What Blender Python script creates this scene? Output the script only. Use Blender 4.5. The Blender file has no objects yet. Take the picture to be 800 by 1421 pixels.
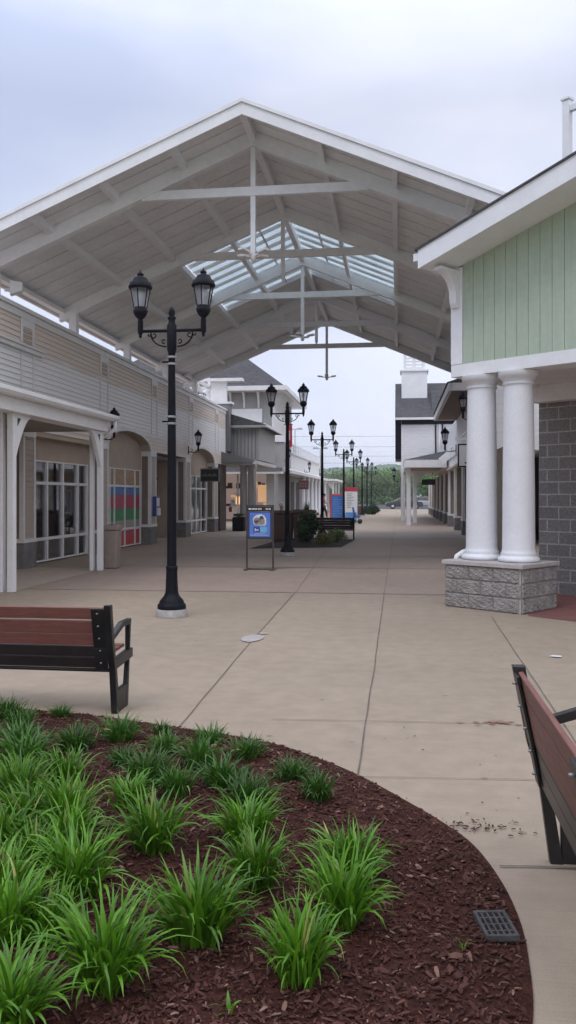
import bpy, math, random
from mathutils import Vector, Matrix
random.seed(7)
R = random.Random(11)
scene = bpy.context.scene
col = scene.collection
PI = math.pi
rad = math.radians

# ---------------------------------------------------------------- materials
def new_mat(name):
    m = bpy.data.materials.new(name); m.use_nodes = True
    nt = m.node_tree
    return m, nt, nt.nodes['Principled BSDF']

def mat(name, c, rough=0.6, var=0.10, scale=3.0, bump=0.0, bscale=40.0, metal=0.0, streak=None, var2=0.0, scale2=30.0, spec=0.5):
    """paint / metal / stone with two sizes of blotch and an optional fine bump"""
    m, nt, b = new_mat(name)
    L = nt.links.new
    b.inputs['Roughness'].default_value = rough
    b.inputs['Metallic'].default_value = metal
    b.inputs['Specular IOR Level'].default_value = spec
    tc = nt.nodes.new('ShaderNodeTexCoord')
    mp = nt.nodes.new('ShaderNodeMapping')
    if streak: mp.inputs['Scale'].default_value = streak
    L(tc.outputs['Object'], mp.inputs['Vector'])
    n = nt.nodes.new('ShaderNodeTexNoise'); n.inputs['Scale'].default_value = scale; n.inputs['Detail'].default_value = 6
    L(mp.outputs[0], n.inputs['Vector'])
    r = nt.nodes.new('ShaderNodeValToRGB')
    lo = [x*(1-var) for x in c]; hi = [min(1, x*(1+var)) for x in c]
    r.color_ramp.elements[0].position = .3; r.color_ramp.elements[1].position = .7
    r.color_ramp.elements[0].color = (*lo, 1); r.color_ramp.elements[1].color = (*hi, 1)
    L(n.outputs['Fac'], r.inputs['Fac'])
    out = r.outputs['Color']
    if var2:
        n2 = nt.nodes.new('ShaderNodeTexNoise'); n2.inputs['Scale'].default_value = scale2; n2.inputs['Detail'].default_value = 4
        L(tc.outputs['Object'], n2.inputs['Vector'])
        mr = nt.nodes.new('ShaderNodeMapRange'); mr.inputs[1].default_value = .3; mr.inputs[2].default_value = .7
        mr.inputs[3].default_value = 1-var2; mr.inputs[4].default_value = 1+var2
        L(n2.outputs['Fac'], mr.inputs[0])
        mx = nt.nodes.new('ShaderNodeMix'); mx.data_type = 'RGBA'; mx.blend_type = 'MULTIPLY'; mx.inputs[0].default_value = 1
        L(out, mx.inputs[6]); L(mr.outputs[0], mx.inputs[7]); out = mx.outputs[2]
    L(out, b.inputs['Base Color'])
    if bump:
        nb = nt.nodes.new('ShaderNodeTexNoise'); nb.inputs['Scale'].default_value = bscale; nb.inputs['Detail'].default_value = 5
        L(tc.outputs['Object'], nb.inputs['Vector'])
        bp = nt.nodes.new('ShaderNodeBump'); bp.inputs['Strength'].default_value = bump; bp.inputs['Distance'].default_value = .02
        L(nb.outputs['Fac'], bp.inputs['Height']); L(bp.outputs[0], b.inputs['Normal'])
    return m

M = {}
M['white'] = mat('white_paint', (.76,.76,.765), .5, .05, 2.0, var2=.03, scale2=14, bump=.06, bscale=60)
M['white_trim'] = mat('white_trim_paint', (.74,.73,.72), .5, .06, 3.0, var2=.04, scale2=18)
M['canopy_white'] = mat('canopy_paint', (.82,.825,.835), .62, .05, .8, var2=.04, scale2=8, bump=.10, bscale=25)
M['canopy_board'] = mat('canopy_ceiling_paint', (.79,.785,.785), .7, .07, 1.2, var2=.05, scale2=11, bump=.15, bscale=30)
M['groove'] = mat('shadow_gap', (.05,.05,.05), .9)
M['column'] = mat('column_paint', (.72,.72,.735), .45, .03, 3, var2=.03, scale2=22)
M['tan_panel'] = mat('tan_stucco', (.45,.36,.28), .85, .07, 2.5, var2=.05, scale2=40, bump=.2, bscale=120)
M['brown_panel'] = mat('brown_panel_paint', (.22,.17,.14), .7, .08, 3)
M['grey_block'] = mat('grey_block', (.19,.18,.175), .95, .22, 5.0, var2=.22, scale2=45, bump=.9, bscale=55)
M['split_block'] = mat('split_face_block', (.31,.285,.265), .95, .2, 7.0, var2=.22, scale2=60, bump=1.0, bscale=70)
M['mortar'] = mat('mortar', (.40,.375,.345), .95, .1, 10)
M['cap_stone'] = mat('cap_stone', (.42,.39,.37), .85, .1, 6, var2=.08, scale2=60, bump=.2)
M['green'] = mat('sage_green_paint', (.40,.475,.365), .6, .05, 2.5, var2=.04, scale2=12, streak=(6,6,.7), bump=.06, bscale=50)
M['grey_siding'] = mat('grey_siding_paint', (.33,.325,.315), .7, .06, 2)
M['slate_siding'] = mat('dark_grey_siding_paint', (.20,.20,.20), .7, .06, 2)
M['black'] = mat('black_powder_coat', (.007,.007,.011), .5, .25, 12, bump=.06, bscale=150, spec=.12)
M['band'] = mat('worn_band', (.30,.30,.31), .45, .2, 30, metal=.5)
M['bench_black'] = mat('bench_black_steel', (.012,.011,.011), .4, .3, 9, bump=.05, bscale=120)
M['steel_brown'] = mat('bronze_steel', (.055,.045,.042), .45, .2, 9)
M['zinc'] = mat('zinc_band', (.55,.55,.56), .35, .1, 20, metal=.7)
M['dark_sign'] = mat('dark_sign_face', (.014,.016,.014), .4, .2, 20)
M['sign_grey'] = mat('sign_lettering', (.22,.23,.22), .5)
M['sign_white'] = mat('sign_white', (.7,.69,.68), .5, .04)
M['concrete_ring'] = mat('concrete_footing', (.36,.34,.32), .9, .2, 14, var2=.15, scale2=60, bump=.5)
M['bin'] = mat('bin_tan', (.27,.22,.19), .8, .08, 8, var2=.07, scale2=80)
M['planter_brown'] = mat('planter_brown', (.105,.055,.045), .75, .15, 4)
M['red'] = mat('sign_red', (.45,.035,.05), .5, .1, 5)
M['maroon'] = mat('maroon_sign', (.14,.045,.045), .6, .2, 9)
M['blue'] = mat('sign_blue', (.035,.12,.36), .5, .1, 3)
M['blue_light'] = mat('sign_light_blue', (.10,.26,.55), .5, .1, 3)
M['poster_blue'] = mat('poster_blue', (.10,.21,.62), .35, .25, 2.5)
M['poster_cyan'] = mat('poster_cyan', (.16,.45,.68), .35, .15, 4)
M['poster_navy'] = mat('poster_navy', (.03,.07,.30), .35, .1, 4)
M['poster_photo'] = mat('poster_photo', (.26,.22,.19), .4, .65, 16)
M['poster_dark'] = mat('poster_dark', (.05,.06,.09), .4, .4, 16)
M['poster_white'] = mat('poster_white', (.72,.74,.8), .4, .05)
M['blind_crimson'] = mat('window_poster_crimson', (.42,.035,.085), .5, .12, 4)
M['blind_blue'] = mat('window_poster_blue', (.055,.18,.5), .5, .12, 4)
M['blind_green'] = mat('window_poster_green', (.035,.25,.085), .5, .12, 4)
M['blind_grey'] = mat('window_poster_grey', (.36,.31,.30), .5, .08, 4)
M['blind_red'] = mat('window_poster_red', (.5,.055,.06), .5, .1, 4)
M['blind_wood'] = mat('window_poster_tan', (.40,.24,.12), .5, .2, 4, streak=(1,1,5))
M['interior'] = mat('shop_interior', (.10,.09,.085), .9, .3, 1.5)
M['interior_light'] = mat('shop_interior_light', (.45,.43,.40), .9, .2, 1.5)
M['skin'] = mat('skin', (.45,.28,.2), .6, .05)
M['pink'] = mat('pink_cloth', (.62,.20,.22), .8, .1, 20)
M['maroon_cloth'] = mat('maroon_cloth', (.20,.035,.05), .8, .1, 20)
M['dark_cloth'] = mat('dark_cloth', (.03,.03,.04), .8, .1, 20)
M['hair'] = mat('dark_hair', (.02,.015,.012), .6)
M['rubber'] = mat('tyre_rubber', (.02,.02,.02), .8)
M['car_paint'] = mat('dark_car_paint', (.05,.055,.06), .25, .05)
M['car_silver'] = mat('car_silver', (.5,.5,.5), .3, .05, metal=.5)
M['asphalt'] = mat('asphalt', (.052,.052,.054), .95, .2, .6, var2=.2, scale2=40)
M['grate'] = mat('cast_iron_grate', (.075,.072,.07), .95, .25, 30, spec=.1)
M['pit'] = mat('drain_pit', (.008,.008,.008), .9)
M['leaf'] = None
M['bark'] = mat('bark', (.10,.075,.055), .95, .3, 6, bump=.6, bscale=20)
M['rust'] = mat('rust_stain', (.22,.125,.08), .9, .25, 12)
M['stain'] = mat('white_patch', (.37,.335,.31), .85, .1, 9)
M['gum'] = mat('old_gum', (.09,.08,.07), .9)

def emit(name, c, s):
    m, nt, b = new_mat(name)
    b.inputs['Base Color'].default_value = (*c,1)
    b.inputs['Emission Color'].default_value = (*c,1); b.inputs['Emission Strength'].default_value = s
    return m
M['shop_glow'] = emit('lit_shop_poster', (1.0,.55,.22), 1.0)
M['shop_glow_dim'] = emit('lit_shop_shelf', (.85,.5,.26), .5)
M['shop_white'] = emit('lit_shop_wall', (.55,.42,.38), .28)
M['lamp_bulb'] = mat('lamp_bulb', (.7,.7,.7), .5)

def siding_mat(name, c, cband=None):
    """painted lap siding; the wall keeps a paler band of paint where an old fascia sign was"""
    m, nt, b = new_mat(name); L = nt.links.new
    b.inputs['Roughness'].default_value = .6
    tc = nt.nodes.new('ShaderNodeTexCoord')
    mp = nt.nodes.new('ShaderNodeMapping'); mp.inputs['Scale'].default_value = (1,.35,9)
    L(tc.outputs['Object'], mp.inputs[0])
    n = nt.nodes.new('ShaderNodeTexNoise'); n.inputs['Scale'].default_value = 1.6; n.inputs['Detail'].default_value = 5
    L(mp.outputs[0], n.inputs['Vector'])
    r = nt.nodes.new('ShaderNodeValToRGB')
    r.color_ramp.elements[0].position=.3; r.color_ramp.elements[1].position=.7
    r.color_ramp.elements[0].color = (*[x*.93 for x in c],1); r.color_ramp.elements[1].color = (*[x*1.07 for x in c],1)
    L(n.outputs['Fac'], r.inputs[0]); out = r.outputs[0]
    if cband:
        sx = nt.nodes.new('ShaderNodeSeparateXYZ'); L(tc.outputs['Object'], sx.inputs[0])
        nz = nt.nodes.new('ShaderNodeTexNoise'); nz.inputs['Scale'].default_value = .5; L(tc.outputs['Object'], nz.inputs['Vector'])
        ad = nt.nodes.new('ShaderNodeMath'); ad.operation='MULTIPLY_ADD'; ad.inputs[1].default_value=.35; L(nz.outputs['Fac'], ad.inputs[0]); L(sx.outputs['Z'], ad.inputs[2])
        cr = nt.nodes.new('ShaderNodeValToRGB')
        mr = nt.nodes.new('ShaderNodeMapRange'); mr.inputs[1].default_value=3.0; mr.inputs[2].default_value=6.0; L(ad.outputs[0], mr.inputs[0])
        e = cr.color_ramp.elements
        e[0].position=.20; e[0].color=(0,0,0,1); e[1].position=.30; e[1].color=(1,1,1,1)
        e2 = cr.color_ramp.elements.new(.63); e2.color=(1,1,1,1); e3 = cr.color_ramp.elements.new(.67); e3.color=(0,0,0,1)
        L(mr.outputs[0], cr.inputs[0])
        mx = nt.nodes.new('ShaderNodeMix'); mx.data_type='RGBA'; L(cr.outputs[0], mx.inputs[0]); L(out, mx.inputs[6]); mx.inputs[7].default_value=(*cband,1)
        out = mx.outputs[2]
    L(out, b.inputs['Base Color'])
    return m
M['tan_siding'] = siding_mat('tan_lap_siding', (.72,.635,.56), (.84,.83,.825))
M['pier_siding'] = siding_mat('taupe_lap_siding', (.44,.37,.305))
M['white_siding'] = siding_mat('white_lap_siding', (.74,.73,.73))

def brick_mat(name, c1, c2, cm, bw, bh, mortar, rot=(PI/2,0,0), bump=.5, rough=.95, nscale=45):
    m, nt, b = new_mat(name); L = nt.links.new
    b.inputs['Roughness'].default_value = rough
    tc = nt.nodes.new('ShaderNodeTexCoord'); mp = nt.nodes.new('ShaderNodeMapping'); mp.inputs['Rotation'].default_value = rot
    L(tc.outputs['Object'], mp.inputs[0])
    bt = nt.nodes.new('ShaderNodeTexBrick'); bt.inputs['Scale'].default_value = 1
    bt.inputs['Brick Width'].default_value = bw; bt.inputs['Row Height'].default_value = bh; bt.inputs['Mortar Size'].default_value = mortar
    bt.inputs['Color1'].default_value=(*c1,1); bt.inputs['Color2'].default_value=(*c2,1); bt.inputs['Mortar'].default_value=(*cm,1)
    bt.inputs['Mortar Smooth'].default_value=.2
    L(mp.outputs[0], bt.inputs['Vector'])
    n = nt.nodes.new('ShaderNodeTexNoise'); n.inputs['Scale'].default_value=nscale; n.inputs['Detail'].default_value=6; L(tc.outputs['Object'], n.inputs['Vector'])
    mr = nt.nodes.new('ShaderNodeMapRange'); mr.inputs[1].default_value=.3; mr.inputs[2].default_value=.7; mr.inputs[3].default_value=.75; mr.inputs[4].default_value=1.25; L(n.outputs['Fac'], mr.inputs[0])
    mx = nt.nodes.new('ShaderNodeMix'); mx.data_type='RGBA'; mx.blend_type='MULTIPLY'; mx.inputs[0].default_value=1
    L(bt.outputs['Color'], mx.inputs[6]); L(mr.outputs[0], mx.inputs[7]); L(mx.outputs[2], b.inputs['Base Color'])
    ma = nt.nodes.new('ShaderNodeMath'); ma.operation='MULTIPLY_ADD'; ma.inputs[1].default_value=-1.0; L(bt.outputs['Fac'], ma.inputs[0]); L(n.outputs['Fac'], ma.inputs[2])
    bp = nt.nodes.new('ShaderNodeBump'); bp.inputs['Strength'].default_value=bump; bp.inputs['Distance'].default_value=.015
    L(ma.outputs[0], bp.inputs['Height']); L(bp.outputs[0], b.inputs['Normal'])
    return m
M['block_wall'] = brick_mat('concrete_block_wall', (.19,.178,.17), (.225,.212,.2), (.40,.375,.35), .406, .203, .012, bump=.6)
M['shingle'] = brick_mat('asphalt_shingle', (.085,.083,.085), (.062,.06,.064), (.04,.04,.042), .3, .14, .008, rot=(0,0,0), bump=.5, nscale=9)
M['red_paver'] = brick_mat('red_paver', (.22,.085,.07), (.18,.07,.06), (.12,.06,.05), .2, .1, .006, rot=(0,0,0), bump=.3)

def concrete(name, c, c_dark, joints=False):
    m, nt, b = new_mat(name); L = nt.links.new
    b.inputs['Roughness'].default_value = .82
    tc = nt.nodes.new('ShaderNodeTexCoord')
    def noise(s, d=6, off=None):
        n = nt.nodes.new('ShaderNodeTexNoise'); n.inputs['Scale'].default_value=s; n.inputs['Detail'].default_value=d; n.inputs['Roughness'].default_value=.6
        L(tc.outputs['Object'], n.inputs['Vector']); return n
    n1 = noise(.55); n2 = noise(5.5); n3 = noise(160,3)
    r = nt.nodes.new('ShaderNodeValToRGB'); r.color_ramp.elements[0].position=.28; r.color_ramp.elements[1].position=.62
    r.color_ramp.elements[0].color=(*c_dark,1); r.color_ramp.elements[1].color=(*c,1); L(n1.outputs['Fac'], r.inputs[0])
    out = r.outputs[0]
    for n,a in ((n2,.10),(n3,.13)):
        mr = nt.nodes.new('ShaderNodeMapRange'); mr.inputs[1].default_value=.3; mr.inputs[2].default_value=.7; mr.inputs[3].default_value=1-a; mr.inputs[4].default_value=1+a; L(n.outputs['Fac'], mr.inputs[0])
        mx = nt.nodes.new('ShaderNodeMix'); mx.data_type='RGBA'; mx.blend_type='MULTIPLY'; mx.inputs[0].default_value=1
        L(out, mx.inputs[6]); L(mr.outputs[0], mx.inputs[7]); out = mx.outputs[2]
    # each pour a slightly different tone, and a faint broomed grain
    sp = nt.nodes.new('ShaderNodeSeparateXYZ'); L(tc.outputs['Object'], sp.inputs[0])
    cb = nt.nodes.new('ShaderNodeCombineXYZ')
    for ax,(o,d) in (('X',(.23,1.40)),('Y',(1.3,4.6))):
        a1 = nt.nodes.new('ShaderNodeMath'); a1.operation='ADD'; a1.inputs[1].default_value=o; L(sp.outputs[ax], a1.inputs[0])
        a2 = nt.nodes.new('ShaderNodeMath'); a2.operation='DIVIDE'; a2.inputs[1].default_value=d; L(a1.outputs[0], a2.inputs[0])
        a3 = nt.nodes.new('ShaderNodeMath'); a3.operation='FLOOR'; L(a2.outputs[0], a3.inputs[0]); L(a3.outputs[0], cb.inputs[ax])
    wn = nt.nodes.new('ShaderNodeTexWhiteNoise'); wn.noise_dimensions='2D'; L(cb.outputs[0], wn.inputs['Vector'])
    bm_ = nt.nodes.new('ShaderNodeMapping'); bm_.inputs['Scale'].default_value=(3,240,1); L(tc.outputs['Object'], bm_.inputs[0])
    bn_ = nt.nodes.new('ShaderNodeTexNoise'); bn_.inputs['Scale'].default_value=1; bn_.inputs['Detail'].default_value=3; L(bm_.outputs[0], bn_.inputs['Vector'])
    for src,lo,hi in ((wn.outputs[0],.955,1.045),(bn_.outputs['Fac'],.93,1.07)):
        mr = nt.nodes.new('ShaderNodeMapRange'); mr.inputs[1].default_value=0 if src==wn.outputs[0] else .3; mr.inputs[2].default_value=1 if src==wn.outputs[0] else .7; mr.inputs[3].default_value=lo; mr.inputs[4].default_value=hi; L(src, mr.inputs[0])
        mx = nt.nodes.new('ShaderNodeMix'); mx.data_type='RGBA'; mx.blend_type='MULTIPLY'; mx.inputs[0].default_value=1
        L(out, mx.inputs[6]); L(mr.outputs[0], mx.inputs[7]); out = mx.outputs[2]
    # sparse dark specks and gum spots
    vo = nt.nodes.new('ShaderNodeTexVoronoi'); vo.inputs['Scale'].default_value = 2.3; L(tc.outputs['Object'], vo.inputs['Vector'])
    cr = nt.nodes.new('ShaderNodeValToRGB'); cr.color_ramp.elements[0].position=.035; cr.color_ramp.elements[0].color=(.66,.64,.62,1); cr.color_ramp.elements[1].position=.065; cr.color_ramp.elements[1].color=(1,1,1,1)
    L(vo.outputs['Distance'], cr.inputs[0])
    mx = nt.nodes.new('ShaderNodeMix'); mx.data_type='RGBA'; mx.blend_type='MULTIPLY'; mx.inputs[0].default_value=1
    L(out, mx.inputs[6]); L(cr.outputs[0], mx.inputs[7]); out = mx.outputs[2]
    L(out, b.inputs['Base Color'])
    bp = nt.nodes.new('ShaderNodeBump'); bp.inputs['Strength'].default_value=.25; bp.inputs['Distance'].default_value=.004
    L(n3.outputs['Fac'], bp.inputs['Height']); L(bp.outputs[0], b.inputs['Normal'])
    return m
M['concrete'] = concrete('plaza_concrete', (.306,.245,.178), (.278,.220,.159))
M['concrete_pink'] = concrete('plaza_concrete_pink', (.31,.238,.192), (.275,.21,.168))
M['concrete_grey'] = concrete('plaza_concrete_grey', (.285,.228,.185), (.25,.20,.162))
M['concrete_pale'] = concrete('porch_concrete', (.40,.33,.265), (.35,.29,.235))
M['joint'] = mat('joint_dirt', (.115,.092,.075), .95, .3, 8)

def wood_mat(name, c, axis_scale):
    m, nt, b = new_mat(name); L = nt.links.new
    b.inputs['Roughness'].default_value=.5
    tc = nt.nodes.new('ShaderNodeTexCoord'); mp = nt.nodes.new('ShaderNodeMapping'); mp.inputs['Scale'].default_value=axis_scale; L(tc.outputs['Object'], mp.inputs[0])
    n = nt.nodes.new('ShaderNodeTexNoise'); n.inputs['Scale'].default_value=6; n.inputs['Detail'].default_value=8; n.inputs['Roughness'].default_value=.65; L(mp.outputs[0], n.inputs['Vector'])
    r = nt.nodes.new('ShaderNodeValToRGB'); r.color_ramp.elements[0].position=.3; r.color_ramp.elements[1].position=.72
    r.color_ramp.elements[0].color=(*[x*.72 for x in c],1); r.color_ramp.elements[1].color=(*[x*1.2 for x in c],1)
    L(n.outputs['Fac'], r.inputs[0]); L(r.outputs[0], b.inputs['Base Color'])
    bp = nt.nodes.new('ShaderNodeBump'); bp.inputs['Strength'].default_value=.15; bp.inputs['Distance'].default_value=.004
    L(n.outputs['Fac'], bp.inputs['Height']); L(bp.outputs[0], b.inputs['Normal'])
    return m
M['bronze_slat'] = mat('dark_bronze_slat', (.020,.015,.014), .38, .2, 9)
M['ipe'] = wood_mat('red_brown_slat', (.18,.068,.05), (1.2,14,14))

def leaf_mat(name, c1, c2, c3=None, trans=.35, rough=.45):
    m, nt, b = new_mat(name); L = nt.links.new
    g = nt.nodes.new('ShaderNodeNewGeometry'); oi = nt.nodes.new('ShaderNodeObjectInfo')
    r = nt.nodes.new('ShaderNodeValToRGB'); r.color_ramp.elements[0].color=(*c1,1); r.color_ramp.elements[1].color=(*c2,1)
    if c3:
        e = r.color_ramp.elements.new(.985); e.color=(*c2,1); r.color_ramp.elements[-1].color=(*c3,1)
    L(g.outputs['Random Per Island'], r.inputs[0])
    mr = nt.nodes.new('ShaderNodeMapRange'); mr.inputs[3].default_value=.82; mr.inputs[4].default_value=1.18; L(oi.outputs['Random'], mr.inputs[0])
    mx = nt.nodes.new('ShaderNodeMix'); mx.data_type='RGBA'; mx.blend_type='MULTIPLY'; mx.inputs[0].default_value=1; L(r.outputs[0], mx.inputs[6]); L(mr.outputs[0], mx.inputs[7])
    L(mx.outputs[2], b.inputs['Base Color']); b.inputs['Roughness'].default_value=rough
    tr = nt.nodes.new('ShaderNodeBsdfTranslucent'); L(mx.outputs[2], tr.inputs[0])
    ms = nt.nodes.new('ShaderNodeMixShader'); ms.inputs[0].default_value=trans
    L(b.outputs[0], ms.inputs[1]); L(tr.outputs[0], ms.inputs[2]); L(ms.outputs[0], nt.nodes['Material Output'].inputs[0])
    return m
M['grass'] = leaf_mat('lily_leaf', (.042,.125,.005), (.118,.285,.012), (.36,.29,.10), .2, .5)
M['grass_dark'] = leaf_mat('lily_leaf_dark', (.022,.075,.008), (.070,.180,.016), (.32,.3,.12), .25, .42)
M['tree_leaf'] = leaf_mat('spring_leaf', (.08,.19,.03), (.22,.37,.07), None, .3, .6)
M['tree_leaf_olive'] = leaf_mat('olive_leaf', (.08,.13,.04), (.2,.27,.10), None, .3, .6)
M['tree_leaf_dark'] = leaf_mat('deep_leaf', (.015,.045,.015), (.04,.09,.025), None, .2, .6)
M['shrub_gold'] = leaf_mat('gold_leaf', (.10,.10,.03), (.22,.20,.07), None, .2, .6)
M['wood_leaf'] = leaf_mat('woodland_leaf', (.06,.12,.035), (.15,.24,.07), None, .2, .7)

def mulch_mat(name, c1, c2, c3):
    m, nt, b = new_mat(name); L = nt.links.new
    g = nt.nodes.new('ShaderNodeNewGeometry')
    r = nt.nodes.new('ShaderNodeValToRGB'); r.color_ramp.elements[0].color=(*c1,1); r.color_ramp.elements[1].color=(*c3,1)
    e = r.color_ramp.elements.new(.9); e.color=(*c2,1); r.color_ramp.elements[-1].position=.995
    L(g.outputs['Random Per Island'], r.inputs[0]); L(r.outputs[0], b.inputs['Base Color']); b.inputs['Roughness'].default_value=.85; b.inputs['Specular IOR Level'].default_value=.2
    return m
M['chip'] = mulch_mat('bark_chip', (.036,.0135,.010), (.096,.040,.030), (.23,.14,.10))
M['soil'] = mat('mulch_soil', (.047,.017,.012), .95, .35, 14, var2=.4, scale2=70, bump=1.0, bscale=45, spec=.15)

def glass_mat(name, tint, gloss=.12):
    m, nt, b = new_mat(name); L = nt.links.new
    tr = nt.nodes.new('ShaderNodeBsdfTransparent'); tr.inputs[0].default_value=(*tint,1)
    gl = nt.nodes.new('ShaderNodeBsdfGlossy'); gl.inputs['Roughness'].default_value=.02; gl.inputs[0].default_value=(.9,.92,.95,1)
    fr = nt.nodes.new('ShaderNodeFresnel'); fr.inputs[0].default_value=1.5
    ma = nt.nodes.new('ShaderNodeMath'); ma.operation='ADD'; ma.inputs[1].default_value=gloss; L(fr.outputs[0], ma.inputs[0])
    ms = nt.nodes.new('ShaderNodeMixShader'); L(ma.outputs[0], ms.inputs[0]); L(tr.outputs[0], ms.inputs[1]); L(gl.outputs[0], ms.inputs[2])
    L(ms.outputs[0], nt.nodes['Material Output'].inputs[0]); return m
M['shop_glass'] = glass_mat('shop_glass', (.86,.88,.87), .17)
def lamp_glass_mat():
    m, nt, b = new_mat('lantern_glass'); L = nt.links.new
    tr = nt.nodes.new('ShaderNodeBsdfTransparent'); tr.inputs[0].default_value=(.92,.93,.95,1)
    tl = nt.nodes.new('ShaderNodeBsdfTranslucent'); tl.inputs[0].default_value=(.85,.86,.9,1)
    ms = nt.nodes.new('ShaderNodeMixShader'); ms.inputs[0].default_value=.35; L(tr.outputs[0], ms.inputs[1]); L(tl.outputs[0], ms.inputs[2])
    gl = nt.nodes.new('ShaderNodeBsdfGlossy'); gl.inputs['Roughness'].default_value=.1
    m2 = nt.nodes.new('ShaderNodeMixShader'); m2.inputs[0].default_value=.06; L(ms.outputs[0], m2.inputs[1]); L(gl.outputs[0], m2.inputs[2])
    L(m2.outputs[0], nt.nodes['Material Output'].inputs[0]); return m
M['lamp_glass'] = lamp_glass_mat()
def skylight_mat():
    m, nt, b = new_mat('skylight_glass'); L = nt.links.new
    tc = nt.nodes.new('ShaderNodeTexCoord')
    n = nt.nodes.new('ShaderNodeTexNoise'); n.inputs['Scale'].default_value=1.4; L(tc.outputs['Object'], n.inputs['Vector'])
    tr = nt.nodes.new('ShaderNodeBsdfTransparent'); tr.inputs[0].default_value=(.66,.70,.71,1)
    tl = nt.nodes.new('ShaderNodeBsdfTranslucent'); tl.inputs[0].default_value=(.62,.67,.67,1)
    mr = nt.nodes.new('ShaderNodeMapRange'); mr.inputs[1].default_value=.35; mr.inputs[2].default_value=.65; mr.inputs[3].default_value=.35; mr.inputs[4].default_value=.75; L(n.outputs['Fac'], mr.inputs[0])
    ms = nt.nodes.new('ShaderNodeMixShader'); L(mr.outputs[0], ms.inputs[0]); L(tr.outputs[0], ms.inputs[1]); L(tl.outputs[0], ms.inputs[2])
    gl = nt.nodes.new('ShaderNodeBsdfGlossy'); gl.inputs['Roughness'].default_value=.08
    m2 = nt.nodes.new('ShaderNodeMixShader'); m2.inputs[0].default_value=.06; L(ms.outputs[0], m2.inputs[1]); L(gl.outputs[0], m2.inputs[2])
    L(m2.outputs[0], nt.nodes['Material Output'].inputs[0]); return m
M['skylight'] = skylight_mat()
M['skylight_clear'] = glass_mat('skylight_clear_glass',(.80,.85,.86),.02)

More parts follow.
